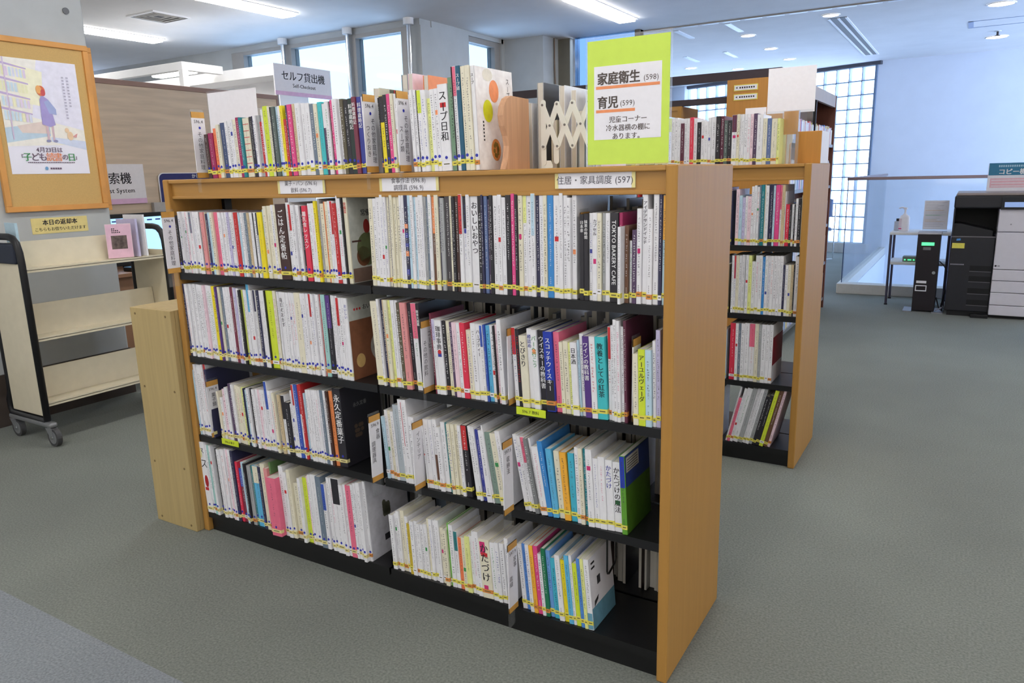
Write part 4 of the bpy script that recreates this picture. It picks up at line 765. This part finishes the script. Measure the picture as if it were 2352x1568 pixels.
for yy in (.25,1.03):
    mb = MB(); mb.rbox(-.19, .215, yy-.25-.022, yy-.25+.022, .098, .124, STEELGREY, .010); mb.build('foot_bar', t)
    for x in (-.165, .185):
        mb = MB(); mb.cyl((x,yy-.25,.085),(x,yy-.25,.105),.018,STEELGREY); mb.prism([(x-.028,.095),(x+.028,.095),(x+.036,.045),(x+.016,.038)], yy-.25-.017, yy-.25-.013, 1, STEELGREY); mb.prism([(x-.028,.095),(x+.028,.095),(x+.036,.045),(x+.016,.038)], yy-.25+.013, yy-.25+.017, 1, STEELGREY); c = mb.build('caster', t)
        g = MB(); g.cyl((x+.024,yy-.25-.012,.048),(x+.024,yy-.25+.012,.048),.048,mat('grey_tyre',(72,72,74),.6),24); g.cyl((x+.024,yy-.25-.0125,.048),(x+.024,yy-.25+.0125,.048),.034,STEELGREY,20); g.cyl((x+.024,yy-.25-.019,.048),(x+.024,yy-.25+.019,.048),.008,CHROME,10); g.build('wheel', c)
def loosebook(loc, w, h, d, tok, label, rot, cat='book', grp='returned books on the trolley'):
    mb = MB(); pg = MB(); mb.prism([(0,0),(w,0),(w,d),(w-.0014,d),(w-.0014,.0016),(.0014,.0016),(.0014,d),(0,d)], 0, h, 2, bmat(tok)); o = mb.build('book', loc=loc, rot=rot); pg.box(.0016, w-.0016, .0018, d-.002, .001, h-.001, PAGE); pg.build('page_block', o); return tag(o, label, cat, grp)
# cover +x side of these books faces the aisle
o = loosebook((-1.612,.875,.9005), .012, .188, .128, 'p2', 'pink book with a grey photo on its cover, trolley top shelf', (0,R(-6),R(153)))
mb = MB(); x = -.0004; mb.quad([(x,.003,.002),(x,.126,.002),(x,.126,.186),(x,.003,.186)], mat('pink_cover', (236,196,218), .5)); mb.quad([(x-.0004,.026,.05),(x-.0004,.104,.05),(x-.0004,.104,.125),(x-.0004,.026,.125)], mat('photo_grey', (104,92,90), .5, .5, 45))
for q, (n, z) in enumerate(((2,.160),(4,.150),(5,.140))): 
    for j in range(n): mb.quad([(x-.0004,.098-j*.009,z),(x-.0004,.092-j*.009,z),(x-.0004,.092-j*.009,z+.006),(x-.0004,.098-j*.009,z+.006)], INK)
mb.build('cover_print', o)
loosebook((-1.612,.905,.9005), .014, .21, .148, 'v2', 'pale lavender book standing behind the pink one on the trolley', (0,0,R(98)))
loosebook((-1.60,.945,.9005), .012, .232, .166, 'w', 'tall white book at the trolley end, red at the head', (0,0,R(94)))
loosebook((-1.64,.29,.9005), .012, .225, .16, 'c2', 'pale blue book behind the near trolley handle', (0,0,R(80)))

# ------------------------------------------------------------------ pin boards, poster and notice on the column
def board(M, w, h, label):
    t = thing('pin_board', label, 'pin board', (0,0,0)); t.matrix_world = M; k = .03
    mb = MB(); mb.box(k, w-k, -.012, 0, k, h-k, mat('cork', (206,170,108), .8, .05, 200)); mb.build('cork_panel', t)
    mb = MB()
    FR = mat('board_frame_oak', (216,154,82), .45, .07, 10)
    for a in ((0,w,0,k),(0,w,h-k,h),(0,k,k,h-k),(w-k,w,k,h-k)): mb.rbox(a[0], a[1], -.024, 0, a[2], a[3], FR, .003)
    mb.build('frame', t); return t
MY = Matrix(((0,-1,0,-2.098),(1,0,0,.475),(0,0,1,1.165),(0,0,0,1)))
board(MY, .572, .925, 'oak framed pin board on the concrete column')
MY2 = Matrix(((-1,0,0,-2.115),(0,-1,0,1.068),(0,0,1,1.15),(0,0,0,1)))
board(MY2, .56, .94, 'second pin board round the corner of the column, seen edge on')
t = thing('poster', 'reading day poster with a watercolour girl, pinned on the board', 'poster', (0,0,0)); t.matrix_world = Matrix(((0,-1,0,-2.0845),(1,0,0,.535),(0,0,1,1.37),(0,0,0,1)))
PWd, PHt = .43, .612
mb = MB(); mb.box(0, PWd, -.001, 0, 0, PHt, mat('poster_paper', (240,238,250), .6, .02, 10)); sh = mb.build('sheet', t)
mb = MB(); yy = [-.0011]
def pp(pts, name, c): yy[0] -= .00006; mb.quad([(x*PWd, yy[0], z*PHt) for x, z in pts], mat('poster_'+name, c, .6, .05, 30))
pp([(0,.24),(0,1),(1,1),(1,.27)], 'wash', (244,240,232)); pp([(.35,.5),(.5,1),(1,1),(1,.40)], 'wash_lilac', (236,234,250)); pp([(.25,.62),(.2,.95),(.55,.9),(.5,.6)], 'wash_yellow', (248,244,216))
pp([(0,.27),(0,.40),(.55,.46),(.55,.34)], 'floor_blue', (196,216,232)); pp([(.2,.36),(.15,.42),(.5,.47),(.55,.36)], 'floor_peach', (232,214,206)); pp([(.55,.33),(.55,.29),(1,.22),(1,.30)], 'floor_pale', (214,222,244))
for z in (.97,.84,.71,.58): pp([(0,z-.02),(0,z),(.36,z-.05),(.36,z-.062)], 'shelf_lilac', (196,176,216))
rr = random.Random(3)
for z in (.86,.73,.60,.48):
    for q in range(8): x = .02+q*.042; c = rr.choice(((222,224,240),(240,238,200),(226,210,232),(206,224,236))); pp([(x,z-.01-.02*q/8),(x,z+.07-.03*q/8),(x+.03,z+.068-.03*q/8),(x+.03,z-.012-.02*q/8)], 'bk%d' % (c[0]), c)
pp([(.08,.30),(.085,1),(.10,1),(.095,.30)], 'post', (214,196,222))
def oval(cx, cz, rx, rz, name, c): pp([(cx+rx*math.cos(a*math.pi/9), cz+rz*math.sin(a*math.pi/9)) for a in range(18)], name, c)
pp([(.50,.30),(.505,.46),(.535,.46),(.53,.30)], 'leg', (214,186,196)); pp([(.57,.30),(.575,.46),(.60,.46),(.595,.30)], 'leg', (214,186,196))
pp([(.46,.44),(.47,.66),(.50,.70),(.58,.66),(.63,.44),(.56,.42)], 'dress', (170,158,214)); pp([(.52,.64),(.58,.66),(.66,.58),(.66,.53),(.57,.54)], 'sash', (166,178,222))
oval(.50, .735, .055, .045, 'hair', (226,120,84)); oval(.475, .745, .035, .036, 'hair_light', (240,176,110)); oval(.525, .72, .03, .03, 'hair_deep', (208,88,90)); oval(.51, .295, .03, .012, 'shoe', (150,150,186)); oval(.60, .295, .03, .012, 'shoe', (150,150,186))
oval(.80, .345, .04, .04, 'pet', (238,206,170)); oval(.765, .395, .028, .022, 'pet', (238,206,170)); pp([(.83,.34),(.88,.33),(.90,.37),(.87,.36)], 'pet_tail', (230,170,170))
mb.build('picture', sh)
mb = MB(); y = -.0045; LC = mat('poster_ink', (104,84,104), .6)
text(mb, '4月23日は', (PWd*.5, y, .132), XP, ZP, .032, LC, bold=1)
x = .045
for ch, m, s in (('「',LC,.03),('子',INKG,.048),('ど',LC,.048),('も',LC,.048),('読',INKO,.050),('書',INKO,.050),('の',LC,.038),('日',INKG,.048),('」',LC,.03)):
    text(mb, ch, (x+s*.42, y, .092), XP, ZP, s, m, bold=1); x += s*.86
for q in range(26): mb.quad([(.09+q*.010,y,.060),(.097+q*.010,y,.060),(.097+q*.010,y,.065),(.09+q*.010,y,.065)], LC)
for c, n in ((.86,10),(.80,14)):
    for q in range(n): mb.quad([(PWd*c-.006,y,PHt*.86-q*.017),(PWd*c+.006,y,PHt*.86-q*.017),(PWd*c+.006,y,PHt*.86-q*.017+.009),(PWd*c-.006,y,PHt*.86-q*.017+.009)], mat('poster_faint', (190,186,206), .6))
mb.quad([(.185+.009*math.cos(a*math.pi/8),y,.030+.010*math.sin(a*math.pi/8)) for a in range(16)], mat('poster_blue', (120,170,214), .6))
for q in range(5): mb.quad([(.205+q*.013,y,.025),(.215+q*.013,y,.025),(.215+q*.013,y,.034),(.205+q*.013,y,.034)], LC)
mb.build('lettering', sh)
t = thing('notice', 'yellow notice about books returned today, on the concrete column', 'sign', (0,0,0)); t.matrix_world = Matrix(((0,-1,0,-2.099),(1,0,0,.597),(0,0,1,1.038),(0,0,0,1)))
mb = MB(); mb.box(0, .318, -.001, 0, 0, .088, mat('cream_yellow_paper', (232,214,144), .6)); c = mb.build('sheet', t)
mb = MB(); text(mb, '本日の返却本', (.16, -.0014, .062), XP, ZP, .033, INK, bold=2); text(mb, 'こちらもお借りいただけます', (.16, -.0014, .024), XP, ZP, .0225, INK, bold=1); mb.build('lettering', c)

# ------------------------------------------------------------------ wood partition, signs, desk with monitor
t = thing('partition', 'grey brown wood grain partition with a cap strip', 'partition', (-2.92,0,0))
boxo('panel', (-.03, .018, .3, 3.19, 0, 2.0), GREYWOOD, t); boxo('cap', (-.035, .024, .3, 3.21, 2.0, 2.036), mat('cap_brown', (150,122,112), .5, .06, 8), t, .003); boxo('end_trim', (-.035, .024, 3.19, 3.21, 0, 2.0), MATS['cap_brown'], t)
def msign(y0, w, z0, h, l1, l2, label, x=-2.9, post=None, a1=.5, sz=.075):
    t = thing('hanging_sign', label, 'sign', (0,0,0)); t.matrix_world = Matrix(((0,-1,0,x),(1,0,0,y0),(0,0,1,z0),(0,0,0,1)))
    mb = MB(); mb.rbox(0, w, -.006, .006, 0, h, PAPER, .002); c = mb.build('plate', t); mb = MB(); mb.box(0, w, -.0066, -.006, 0, h*.13, mat('pale_pink', (226,188,222), .6)); mb.build('stripe', c)
    mb = MB(); text(mb, l1, (w*a1, -.0066, h*.64), XP, ZP, sz, INK, bold=1); text(mb, l2, (w*a1, -.0066, h*.34), XP, ZP, sz*.52, INK, bold=1); mb.build('lettering', c)
    if post: mb = MB(); mb.cyl((w*.05,.01,-.05-post),(w*.05,.01,h*.5),.01,STEELGREY); mb.build('post', t)
msign(1.19, .648, 1.165, .283, '図書検索機', 'Library Request System', 'white sign with a pink stripe for the search terminal', sz=.088, x=-2.893)
msign(3.185, .69, 2.045, .262, 'セルフ貸出機', 'Self-Checkout', 'white Self-Checkout sign with a pink stripe beyond the partition', post=.9, sz=.088)
t = thing('wall_sign', 'navy rounded self-checkout sign on the partition', 'sign', (0,0,0)); t.matrix_world = Matrix(((0,-1,0,-2.893),(1,0,0,1.95),(0,0,1,1.115),(0,0,0,1)))
mb = MB(); w, h, r = .80, .268, .04; pts = []
for cx, cz, a0 in ((w-r,h-r,0),(r,h-r,90),(r,r,180),(w-r,r,270)): pts += [(cx+r*math.cos(R(a0+q*15)), cz+r*math.sin(R(a0+q*15))) for q in range(7)]
mb.prism(pts, -.008, 0, 1, PAPER); mb.prism([(p[0]*.985+.006, p[1]*.96+.005) for p in pts], -.009, -.008, 1, mat('navy_panel', (46,52,110), .5)); c = mb.build('plate', t)
mb = MB(); text(mb, 'セルフ貸出機', (.03, -.0096, h*.60), XP, ZP, .118, INKW, bold=1, align='l'); text(mb, 'かし', (.325, -.0096, h*.90), XP, ZP, .036, INKW, align='c', bold=1); mb.build('lettering', c)
mb = MB(); mb.rbox(-2.897, -2.86, 1.87, 2.10, 1.06, 1.166, mat('light_grey_box', (176,174,172), .5), .004); tag(mb.build('wall_box'), 'light grey box on the partition under the navy sign', 'box')
t = thing('desk', 'brown desk in front of the partition carrying the monitor', 'desk', (-2.62,2.05,0)); DK = mat('desk_brown', (150,112,84), .5, .06, 6)
boxo('desk_top', (-.26, .26, -.95, .95, .70, .725), DK, t, .003); boxo('front_panel', (.18, .2, -.9, .9, .12, .70), DK, t); boxo('leg', (-.24, .24, -.93, -.90, 0, .70), DK, t); boxo('leg', (-.24, .24, .90, .93, 0, .70), DK, t)
t = thing('monitor', 'computer monitor with a pale blue screen behind the trolley', 'monitor', (-2.60,1.585,.725))
boxo('bezel', (-.03, 0, -.25, .25, .025, .38), BLACK, t, .004); boxo('screen', (.0005, .002, -.235, .235, .06, .35), mat('screen_blue', (150,205,255), .4, .02, 10, emit=.9), t)
mb = MB(); mb.box(-.12, .06, -.11, .11, 0, .012, BLACK); mb.box(-.06, -.03, -.04, .04, .012, .15, BLACK); mb.build('stand', t)
mb = MB(); 
for q in range(7): mb.quad([(.0024,-.22+q*.065,.325),(.0024,-.18+q*.065,.325),(.0024,-.18+q*.065,.335),(.0024,-.22+q*.065,.335)], INKB)
mb.build('screen_text', t)
mb = MB(); mb.rbox(-2.52, -2.40, 1.72, 1.92, .7255, .80, PAPER, .01); tag(mb.build('paper_bag'), 'small white packet on the desk by the bookcase end', 'packet')
mb = MB(); mb.rbox(-2.50, -2.40, 1.34, 1.47, .7255, .755, BLACK, .006); tag(mb.build('card_reader'), 'black card reader on the desk behind the trolley', 'card reader')
# white shelving beyond the partition
WS = mat('white_shelving', (238,238,240), .5, .02, 8)
t = thing('display_shelving', 'tall white shelving unit beyond the partition', 'shelving', (0,3.42,0))
boxo('side_panel', (-3.16, -3.10, 0, .35, 0, 2.345), WS, t); boxo('side_panel', (-5.2, -5.14, 0, .35, 0, 2.345), WS, t); boxo('top_panel', (-5.14, -3.16, 0, .35, 2.25, 2.345), WS, t); boxo('back_panel', (-5.14, -3.16, .30, .34, 0, 2.25), WS, t)
for z in (.5,.95,1.4,1.85): boxo('shelf', (-5.14, -3.16, .02, .30, z, z+.025), WS, t)
t = thing('gantry', 'white overhead beam on a post above the partition', 'gantry', (0,2.92,0))
boxo('beam', (-5.4, -3.77, 0, .06, 2.30, 2.372), WS, t, .003); boxo('post', (-3.83, -3.77, 0, .06, 0, 2.30), WS, t, .003); boxo('beam', (-3.83, -3.77, .06, .44, 2.30, 2.372), WS, t, .003); boxo('post', (-5.4, -5.34, 0, .06, 0, 2.30), WS, t)

t = thing('shelf_lamp', 'glowing lamp hung behind the white overhead beam', 'light', (0,3.2,0)); mb = MB(); mb.rbox(-4.55, -4.0, -.06, .06, 2.318, 2.35, DL, .012); mb.build('diffuser', t)
boxo('bracket', (-4.4, -4.1, -.03, .24, 2.35, 2.36), WS, t)
# ------------------------------------------------------------------ tall bookcases beyond the rear case
t = thing('tall_bookcase', 'tall bookcase with orange end panel and labels behind the rear case', 'bookcase', (.83,4.0,0)); HT = 1.925
boxo('end_panel', (0, .46, 0, .03, 0, HT), ORANGEWOOD, t, .003); boxo('end_panel', (0, .46, 1.89, 1.92, 0, HT), DARKWOOD, t, .003); boxo('top_board', (0, .455, .03, 1.89, HT-.03, HT), mat('greyed_wood', (176,160,150), .5, .05, 8), t); boxo('header_board', (.43, .455, .03, 1.89, HT-.10, HT-.03), MATS['greyed_wood'], t); boxo('back_panel', (.2, .22, .03, 1.89, .08, HT-.03), DARKWOOD, t)
for z in (.1,.44,.79,1.14,1.50): boxo('shelf', (.22, .455, .03, 1.89, z-.025, z), STEELGREY, t)
boxo('upright', (.43, .455, .95, .97, .08, HT-.1), STEEL, t)
for z, lab2, nm in ((1.846,'◀','upper'),(1.782,'◀','lower')):
    q = thing('shelf_label', f'{nm} white label with yellow border on the orange end panel', 'label', (.88, 3.998, z), 'labels on the orange end panel'); mb = MB(); mb.box(0, .168, -.0016, .001, 0, .042, YEL); mb.box(.005, .163, -.0022, 0, .005, .037, PAPER); c = mb.build('card', q)
    mb = MB(); text(mb, lab2, (.02, -.0026, .022), XP, ZP, .016, INK)
    for k in range(7): mb.quad([(.04+k*.016,-.0026,.016),(.05+k*.016,-.0026,.016),(.05+k*.016,-.0026,.027),(.04+k*.016,-.0026,.027)], INK)
    mb.build('lettering', c)
rr = random.Random(11); mb = MB(); 
for z, hh in ((.1,.2),(.44,.2),(.79,.2),(1.14,.18),(1.50,.125)):
    y = 4.04
    while y < 5.86:
        w = rr.uniform(.014,.034)
        if abs(y-4.955) < .03: y += .03; continue
        mb.box(1.10, 1.275, y, y+w-.001, z+.0005, z+rr.uniform(hh,hh*1.25), bmat(rr.choice('w w p2 k v2 y4 w s3 k b5 w r'.split()))); y += w
for z in (.1,.45,.8,1.15,1.45):
    x = -1.25
    while x < .42:
        w = rr.uniform(.012,.034)
        if rr.random() > .05: mb.box(x, x+w-.001, 4.03, 4.20, z+.0005, z+rr.uniform(.16,.2), bmat(rr.choice('w w p2 k v2 y4 w s3 k b5 w r'.split())))
        x += w
tag(mb.build('books'), 'far books on the tall bookcases beyond the rear case', 'books', kind='stuff')
t = thing('tie_bar', 'upper dark steel bar tying the tall bookcases together', 'bar', (0,4.02,1.926)); DM = mat('dark_steel_bar', (62,52,58), .6, .05, 20)
boxo('channel', (-1.3, 1.20, 0, .05, 0, .056), DM, t); boxo('flange', (-1.3, 1.20, .0, .09, .056, .060), DM, t)
t = thing('tie_bar', 'lower dark steel bar between bookcase and orange end panel', 'bar', (0,4.02,1.772)); boxo('channel', (-1.3, .83, 0, .05, 0, .040), DM, t); boxo('flange', (-1.3, .83, 0, .09, .040, .043), DM, t)
t = thing('bookcase', 'oak bookcase under the lower tie bar, edge beside the green notice', 'bookcase', (-1.30,4.0,0))
for x in (0, 1.765): boxo('side_panel', (x, x+.03, 0, .4, 0, 1.77), OAK, t)
boxo('top_board', (.03, 1.765, 0, .4, 1.74, 1.77), OAKX, t); boxo('header_board', (.03, 1.765, .01, .03, 1.68, 1.74), OAKX, t); boxo('back_panel', (.03, 1.765, .38, .4, .05, 1.74), DARKWOOD, t)
for z in (.1,.45,.8,1.15,1.45): boxo('shelf', (.03, 1.765, .02, .38, z-.025, z), DARKWOOD, t)

# ------------------------------------------------------------------ glass railing, table, coin kiosk, copier
t = thing('glass_railing', 'frameless glass railing with a metal top rail round the stair well', 'railing', (1.305,6.93,.105))
RG = clear('railing_glass', (.96,.985,1), .06)
boxo('glass_panel', (0, 4.6, 0, .012, .0, 1.06), RG, t); boxo('glass_panel', (0, .012, .012, 4.0, .0, 1.06), RG, t)
boxo('top_rail', (-.01, 4.6, -.012, .024, 1.06, 1.09), mat('rail_metal', (150,132,134), .3, .03, 30, metal=.6), t, .004); boxo('top_rail', (-.01, .024, .024, 4.0, 1.06, 1.09), MATS['rail_metal'], t, .004); boxo('corner_edge', (-.004, .004, -.004, .004, 0, 1.06), mat('glass_edge', (50,70,110), .3), t)
t = thing('side_table', 'small white two tier table with thin dark legs by the railing', 'table', (1.78,6.28,0))
boxo('table_top', (0, .50, 0, .42, .665, .69), WHITE, t, .004); boxo('lower_shelf', (.01, .49, .01, .41, .385, .41), WHITE, t, .003)
for x in (.012, .488):
    for y in (.012, .408): mb = MB(); mb.cyl((x,y,0),(x,y,.665),.011,mat('leg_dark',(82,78,96),.4,metal=.4),10); mb.cyl((x,y,0),(x,y,.012),.015,BLACK,10); mb.build('leg', t)
t = thing('pump_bottle', 'white pump bottle of hand sanitiser on the side table', 'bottle', (1.885,6.44,.69)); WP = mat('white_plastic', (238,234,238), .35, .02, 30)
mb = MB(); rings = [(0,.040),(.006,.044),(.125,.044),(.145,.036),(.155,.018),(.165,.016)]; n = 20; vs = [(r*math.cos(2*math.pi*k/n), r*.8*math.sin(2*math.pi*k/n), z) for z, r in rings for k in range(n)]
mb.add(vs, [(i*n+k,i*n+(k+1)%n,(i+1)*n+(k+1)%n,(i+1)*n+k) for i in range(len(rings)-1) for k in range(n)]+[list(range(n))[::-1], list(range((len(rings)-1)*n, len(rings)*n))], WP); mb.build('body', t, True)
mb = MB(); mb.cyl((0,0,.165),(0,0,.205),.009,WP); mb.cyl((0,0,.205),(0,0,.222),.018,WP); mb.tube([(0,0,.218),(-.03,0,.224),(-.055,0,.214)], .006, WP); mb.build('pump', t); mb = MB(); mb.box(-.046,-.02,-.030,-.029,.02,.12,mat('bottle_label',(222,206,216),.5)); mb.box(-.046,-.02,-.031,-.030,.02,.03,INKP); mb.build('label', t)
mb = MB(); mb.rbox(-.03,.03,-.02,.02,0,.09,mat('clear_grey',(200,204,214),.4),.006); mb.cyl((0,0,.09),(0,0,.115),.016,BLACK,14); o = mb.build('small_bottle', loc=(1.825,6.50,.6905)); tag(o, 'small bottle with a black cap next to the pump bottle', 'bottle')
t = thing('notice_stand', 'white printed notice in a clear stand on the side table', 'sign', (2.04,6.45,.69)); boxo('acrylic_holder', (-.004, .204, -.003, .004, 0, .29), ACR, t); mb = MB(); mb.box(0, .2, -.004, -.002, .02, .285, PAPER); c = mb.build('sheet', t); boxo('base', (-.004, .204, -.05, .05, -.0, .004), ACR, t)
mb = MB(); rr = random.Random(2)
for q in range(16): z = .265-q*.0145; mb.quad([(.012,-.0044,z),(rr.uniform(.08,.19),-.0044,z),(rr.uniform(.1,.19),-.0044,z+.004),(.012,-.0044,z+.004)], rr.choice((mat('grey_print',(204,200,208),.6), INKG if q in (8,9) else MATS['grey_print'], mat('tan_print',(210,180,150),.6))))
mb.build('lettering', c)
t = thing('router', 'grey green network box with green lights on the lower table shelf', 'router', (1.96,6.34,.41)); boxo('body', (-.06, .09, 0, .11, 0, .05), mat('router_grey', (130,142,136), .5), t, .006)
mb = MB(); GL_ = mat('led_green', (60,255,120), .4, 0, 5, emit=2)
for x, w in ((-.045,.012),(-.015,.03),(.03,.012)): mb.box(x, x+w, -.001, 0, .015, .024, GL_)
mb.build('indicator_lights', t)
t = thing('coin_kiosk', 'black coin kiosk for the copier on white base plates', 'kiosk', (2.03,5.98,0))
boxo('body', (0, .18, 0, .24, .012, .70), mat('kiosk_black', (34,28,34), .4, .05, 30), t, .004); boxo('top', (-.002, .184, -.004, .244, .70, .712), mat('kiosk_top', (196,194,200), .5), t); boxo('base_plate', (-.07, .0, -.04, .20, 0, .010), STEELGREY, t); boxo('base_plate', (.16, .25, -.04, .20, 0, .010), STEELGREY, t)
boxo('display', (.035, .135, -.003, 0, .60, .628), mat('green_display', (90,230,150), .4, .03, 30, emit=.8), t); boxo('instruction_label', (.05, .11, -.002, 0, .56, .585), mat('grey_print2', (120,116,120), .6), t); boxo('slot_label', (.02, .10, -.002, 0, .262, .284), PAPER, t)
mb = MB()
for q in ((.015,.105,.19,.198),(.015,.105,.236,.244),(.015,.022,.198,.236),(.098,.105,.198,.236)): mb.box(q[0], q[1], -.004, 0, q[2], q[3], PAPER)
mb.build('return_slot', t); mb = MB(); mb.cyl((.150,-.006,.36),(.150,0,.36),.014,CHROME,16); mb.build('lock', t)
mb = MB(); mb.tube([(2.215,6.1,.45),(2.25,6.08,.42),(2.283,6.06,.36)], .004, BLACK); mb.tube([(2.215,6.1,.12),(2.245,6.05,.03),(2.27,6.0,.020),(2.26,6.08,.05),(2.282,6.05,.20)], .006, BLACK); mb.tube([(2.22,6.0,.02),(2.265,5.98,.05),(2.28,6.1,.03),(2.25,6.12,.07)], .006, mat('grey_cable',(140,140,150),.5)); tag(mb.build('cables'), 'tangle of cables between the kiosk and the copier', 'cable')
CB = mat('copier_black', (38,38,44), .42, .06, 30); CWH = mat('copier_white', (214,210,220), .5, .02, 20)
t = thing('copier', 'large black and white office copier beside the coin kiosk', 'copier', (2.29,5.9,0))
boxo('cabinet', (0, .325, .0, .62, .045, .685), CB, t, .006); boxo('cabinet_edge', (0, .325, -.003, .02, .685, .694), mat('copier_trim', (110,106,112), .4), t); boxo('output_bay', (.0, .325, .30, .62, .694, .93), mat('bay_black', (14,14,17), .6), t)
mb = MB(); mb.prism([(.0,.694),(.30,.694),(.30,.74),(.06,.80),(.0,.80)], .02, .30, 1, mat('tray_black', (30,30,35), .5)); mb.build('output_tray', t)
boxo('bay_side', (0, .012, 0, .62, .694, .93), CB, t); boxo('scanner_unit', (-.002, .78, -.01, .62, .93, 1.035), CB, t, .012); boxo('document_lid', (.01, .77, .0, .60, 1.035, 1.06), mat('lid_grey', (150,138,136), .4), t, .008)
boxo('front_cover', (.329, .78, -.035, .62, .738, .925), CWH, t, .008); boxo('front_door', (.329, .78, -.035, .62, .424, .734), CWH, t, .006)
for z0, z1 in ((.328,.420),(.227,.324),(.119,.223),(.03,.115)): d = boxo('drawer', (.329, .78, -.035, .60, z0, z1), CWH, t, .006); mb = MB(); mb.box(.62, .68, -.0365, -.035, (z0+z1)/2-.006, (z0+z1)/2+.006, mat('mark_grey', (150,146,156), .6)); mb.build('size_mark', d)
for z in (.105,.205,.31,.40): 
    mb = MB(); mb.box(.16, .32, -.002, 0, z, z+.045, MATS['bay_black']); mb.box(.16, .32, -.004, 0, z-.008, z-.004, MATS['copier_trim']); mb.build('grip_recess', t)
mb = MB(); mb.quad([(.34,-.06,.935),(.70,-.06,.935),(.70,-.012,1.02),(.34,-.012,1.02)], BLACK); mb.box(.335, .705, -.06, .0, .925, .936, BLACK); mb.quad([(.36,-.0588,.942),(.68,-.0588,.942),(.68,-.0145,1.012),(.36,-.0145,1.012)], mat('panel_blue', (136,160,206), .4, .03, 20, emit=.3)); mb.build('control_panel', t)
boxo('yellow_sticker', (.012, .105, -.002, 0, .59, .635), YEL, t); mb = MB(); mb.quad([(.04,-.002,.655),(.072,-.002,.658),(.07,-.002,.675),(.042,-.002,.672)], mat('blue_mark', (80,150,220), .5)); mb.build('maker_mark', t)
mb = MB(); 
for q in range(10): mb.box(.012+q*.0105, .02+q*.0105, -.001, 0, .446, .456, MATS['mark_grey'])
mb.build('maker_lettering', t); mb = MB(); mb.disc((.345,-.0355,.452),.008,(0,-1,0),INK); mb.box(.358,.375,-.036,-.035,.447,.457,MATS['mark_grey']); mb.disc((.42,-.0355,.80),.006,(0,-1,0),MATS['mark_grey']); mb.build('badge', t)
boxo('foot', (.20, .33, -.06, .05, 0, .03), BLACK, t, .005); boxo('base', (.02, .76, .02, .60, .0, .045), BLACK, t)
t = thing('copier_sign', 'blue and white sign for the copy corner standing on the copier', 'sign', (2.515,6.3,1.0605)); mb = MB(); mb.box(0, .42, 0, .003, 0, .24, PAPER); mb.box(0, .42, .04, .1, 0, .003, ACR); c = mb.build('sheet', t)
mb = MB(); mb.box(.004, .42, -.0006, 0, .135, .24, mat('sign_teal_blue', (52,124,158), .5)); mb.box(.02, .42, -.0006, 0, .03, .11, mat('sign_pale_pink', (232,186,196), .6)); mb.build('colour_blocks', c)
mb = MB(); text(mb, 'コピー機', (.075, -.001, .165), XP, ZP, .052, INKW, align='l', bold=2)
for q in range(14): mb.quad([(.075+q*.016,-.001,.205),(.086+q*.016,-.001,.205),(.086+q*.016,-.001,.222),(.075+q*.016,-.001,.222)], mat('pale_blue_print', (170,206,222), .6))
for j in range(3): mb.quad([(.03,-.001,.04+j*.025),(.4,-.001,.04+j*.025),(.4,-.001,.046+j*.025),(.03,-.001,.046+j*.025)], PAPER)
mb.build('lettering', c)
# chair beyond the railing
t = thing('chair', 'slate blue chair with thin chrome legs by the glass blocks', 'chair', (.70,10.1,0), None, R(120)); SB = mat('slate_seat', (112,126,160), .6)
mb = MB(); 
for i in range(6):
    a0, a1 = R(-40+i*80/6), R(-40+(i+1)*80/6); mb.add([(.30*math.sin(a),.30-.30*math.cos(a)+dy,z) for a in (a0,a1) for dy in (0,.02) for z in (.62,.86)], [(0,1,5,4),(2,6,7,3),(0,4,6,2),(1,3,7,5),(0,2,3,1),(4,5,7,6)], SB)
mb.build('backrest', t); boxo('seat', (-.21,.21,.06,.48,.43,.47), SB, t, .015)
for sx in (-1,1): mb = MB(); mb.tube([(.2*sx,.02,.8),(.2*sx,.02,.42),(.2*sx,.02,.02),(.2*sx,.46,.02),(.2*sx,.46,.42),(.2*sx,.06,.43)], .009, CHROME, 8); mb.build('leg', t)
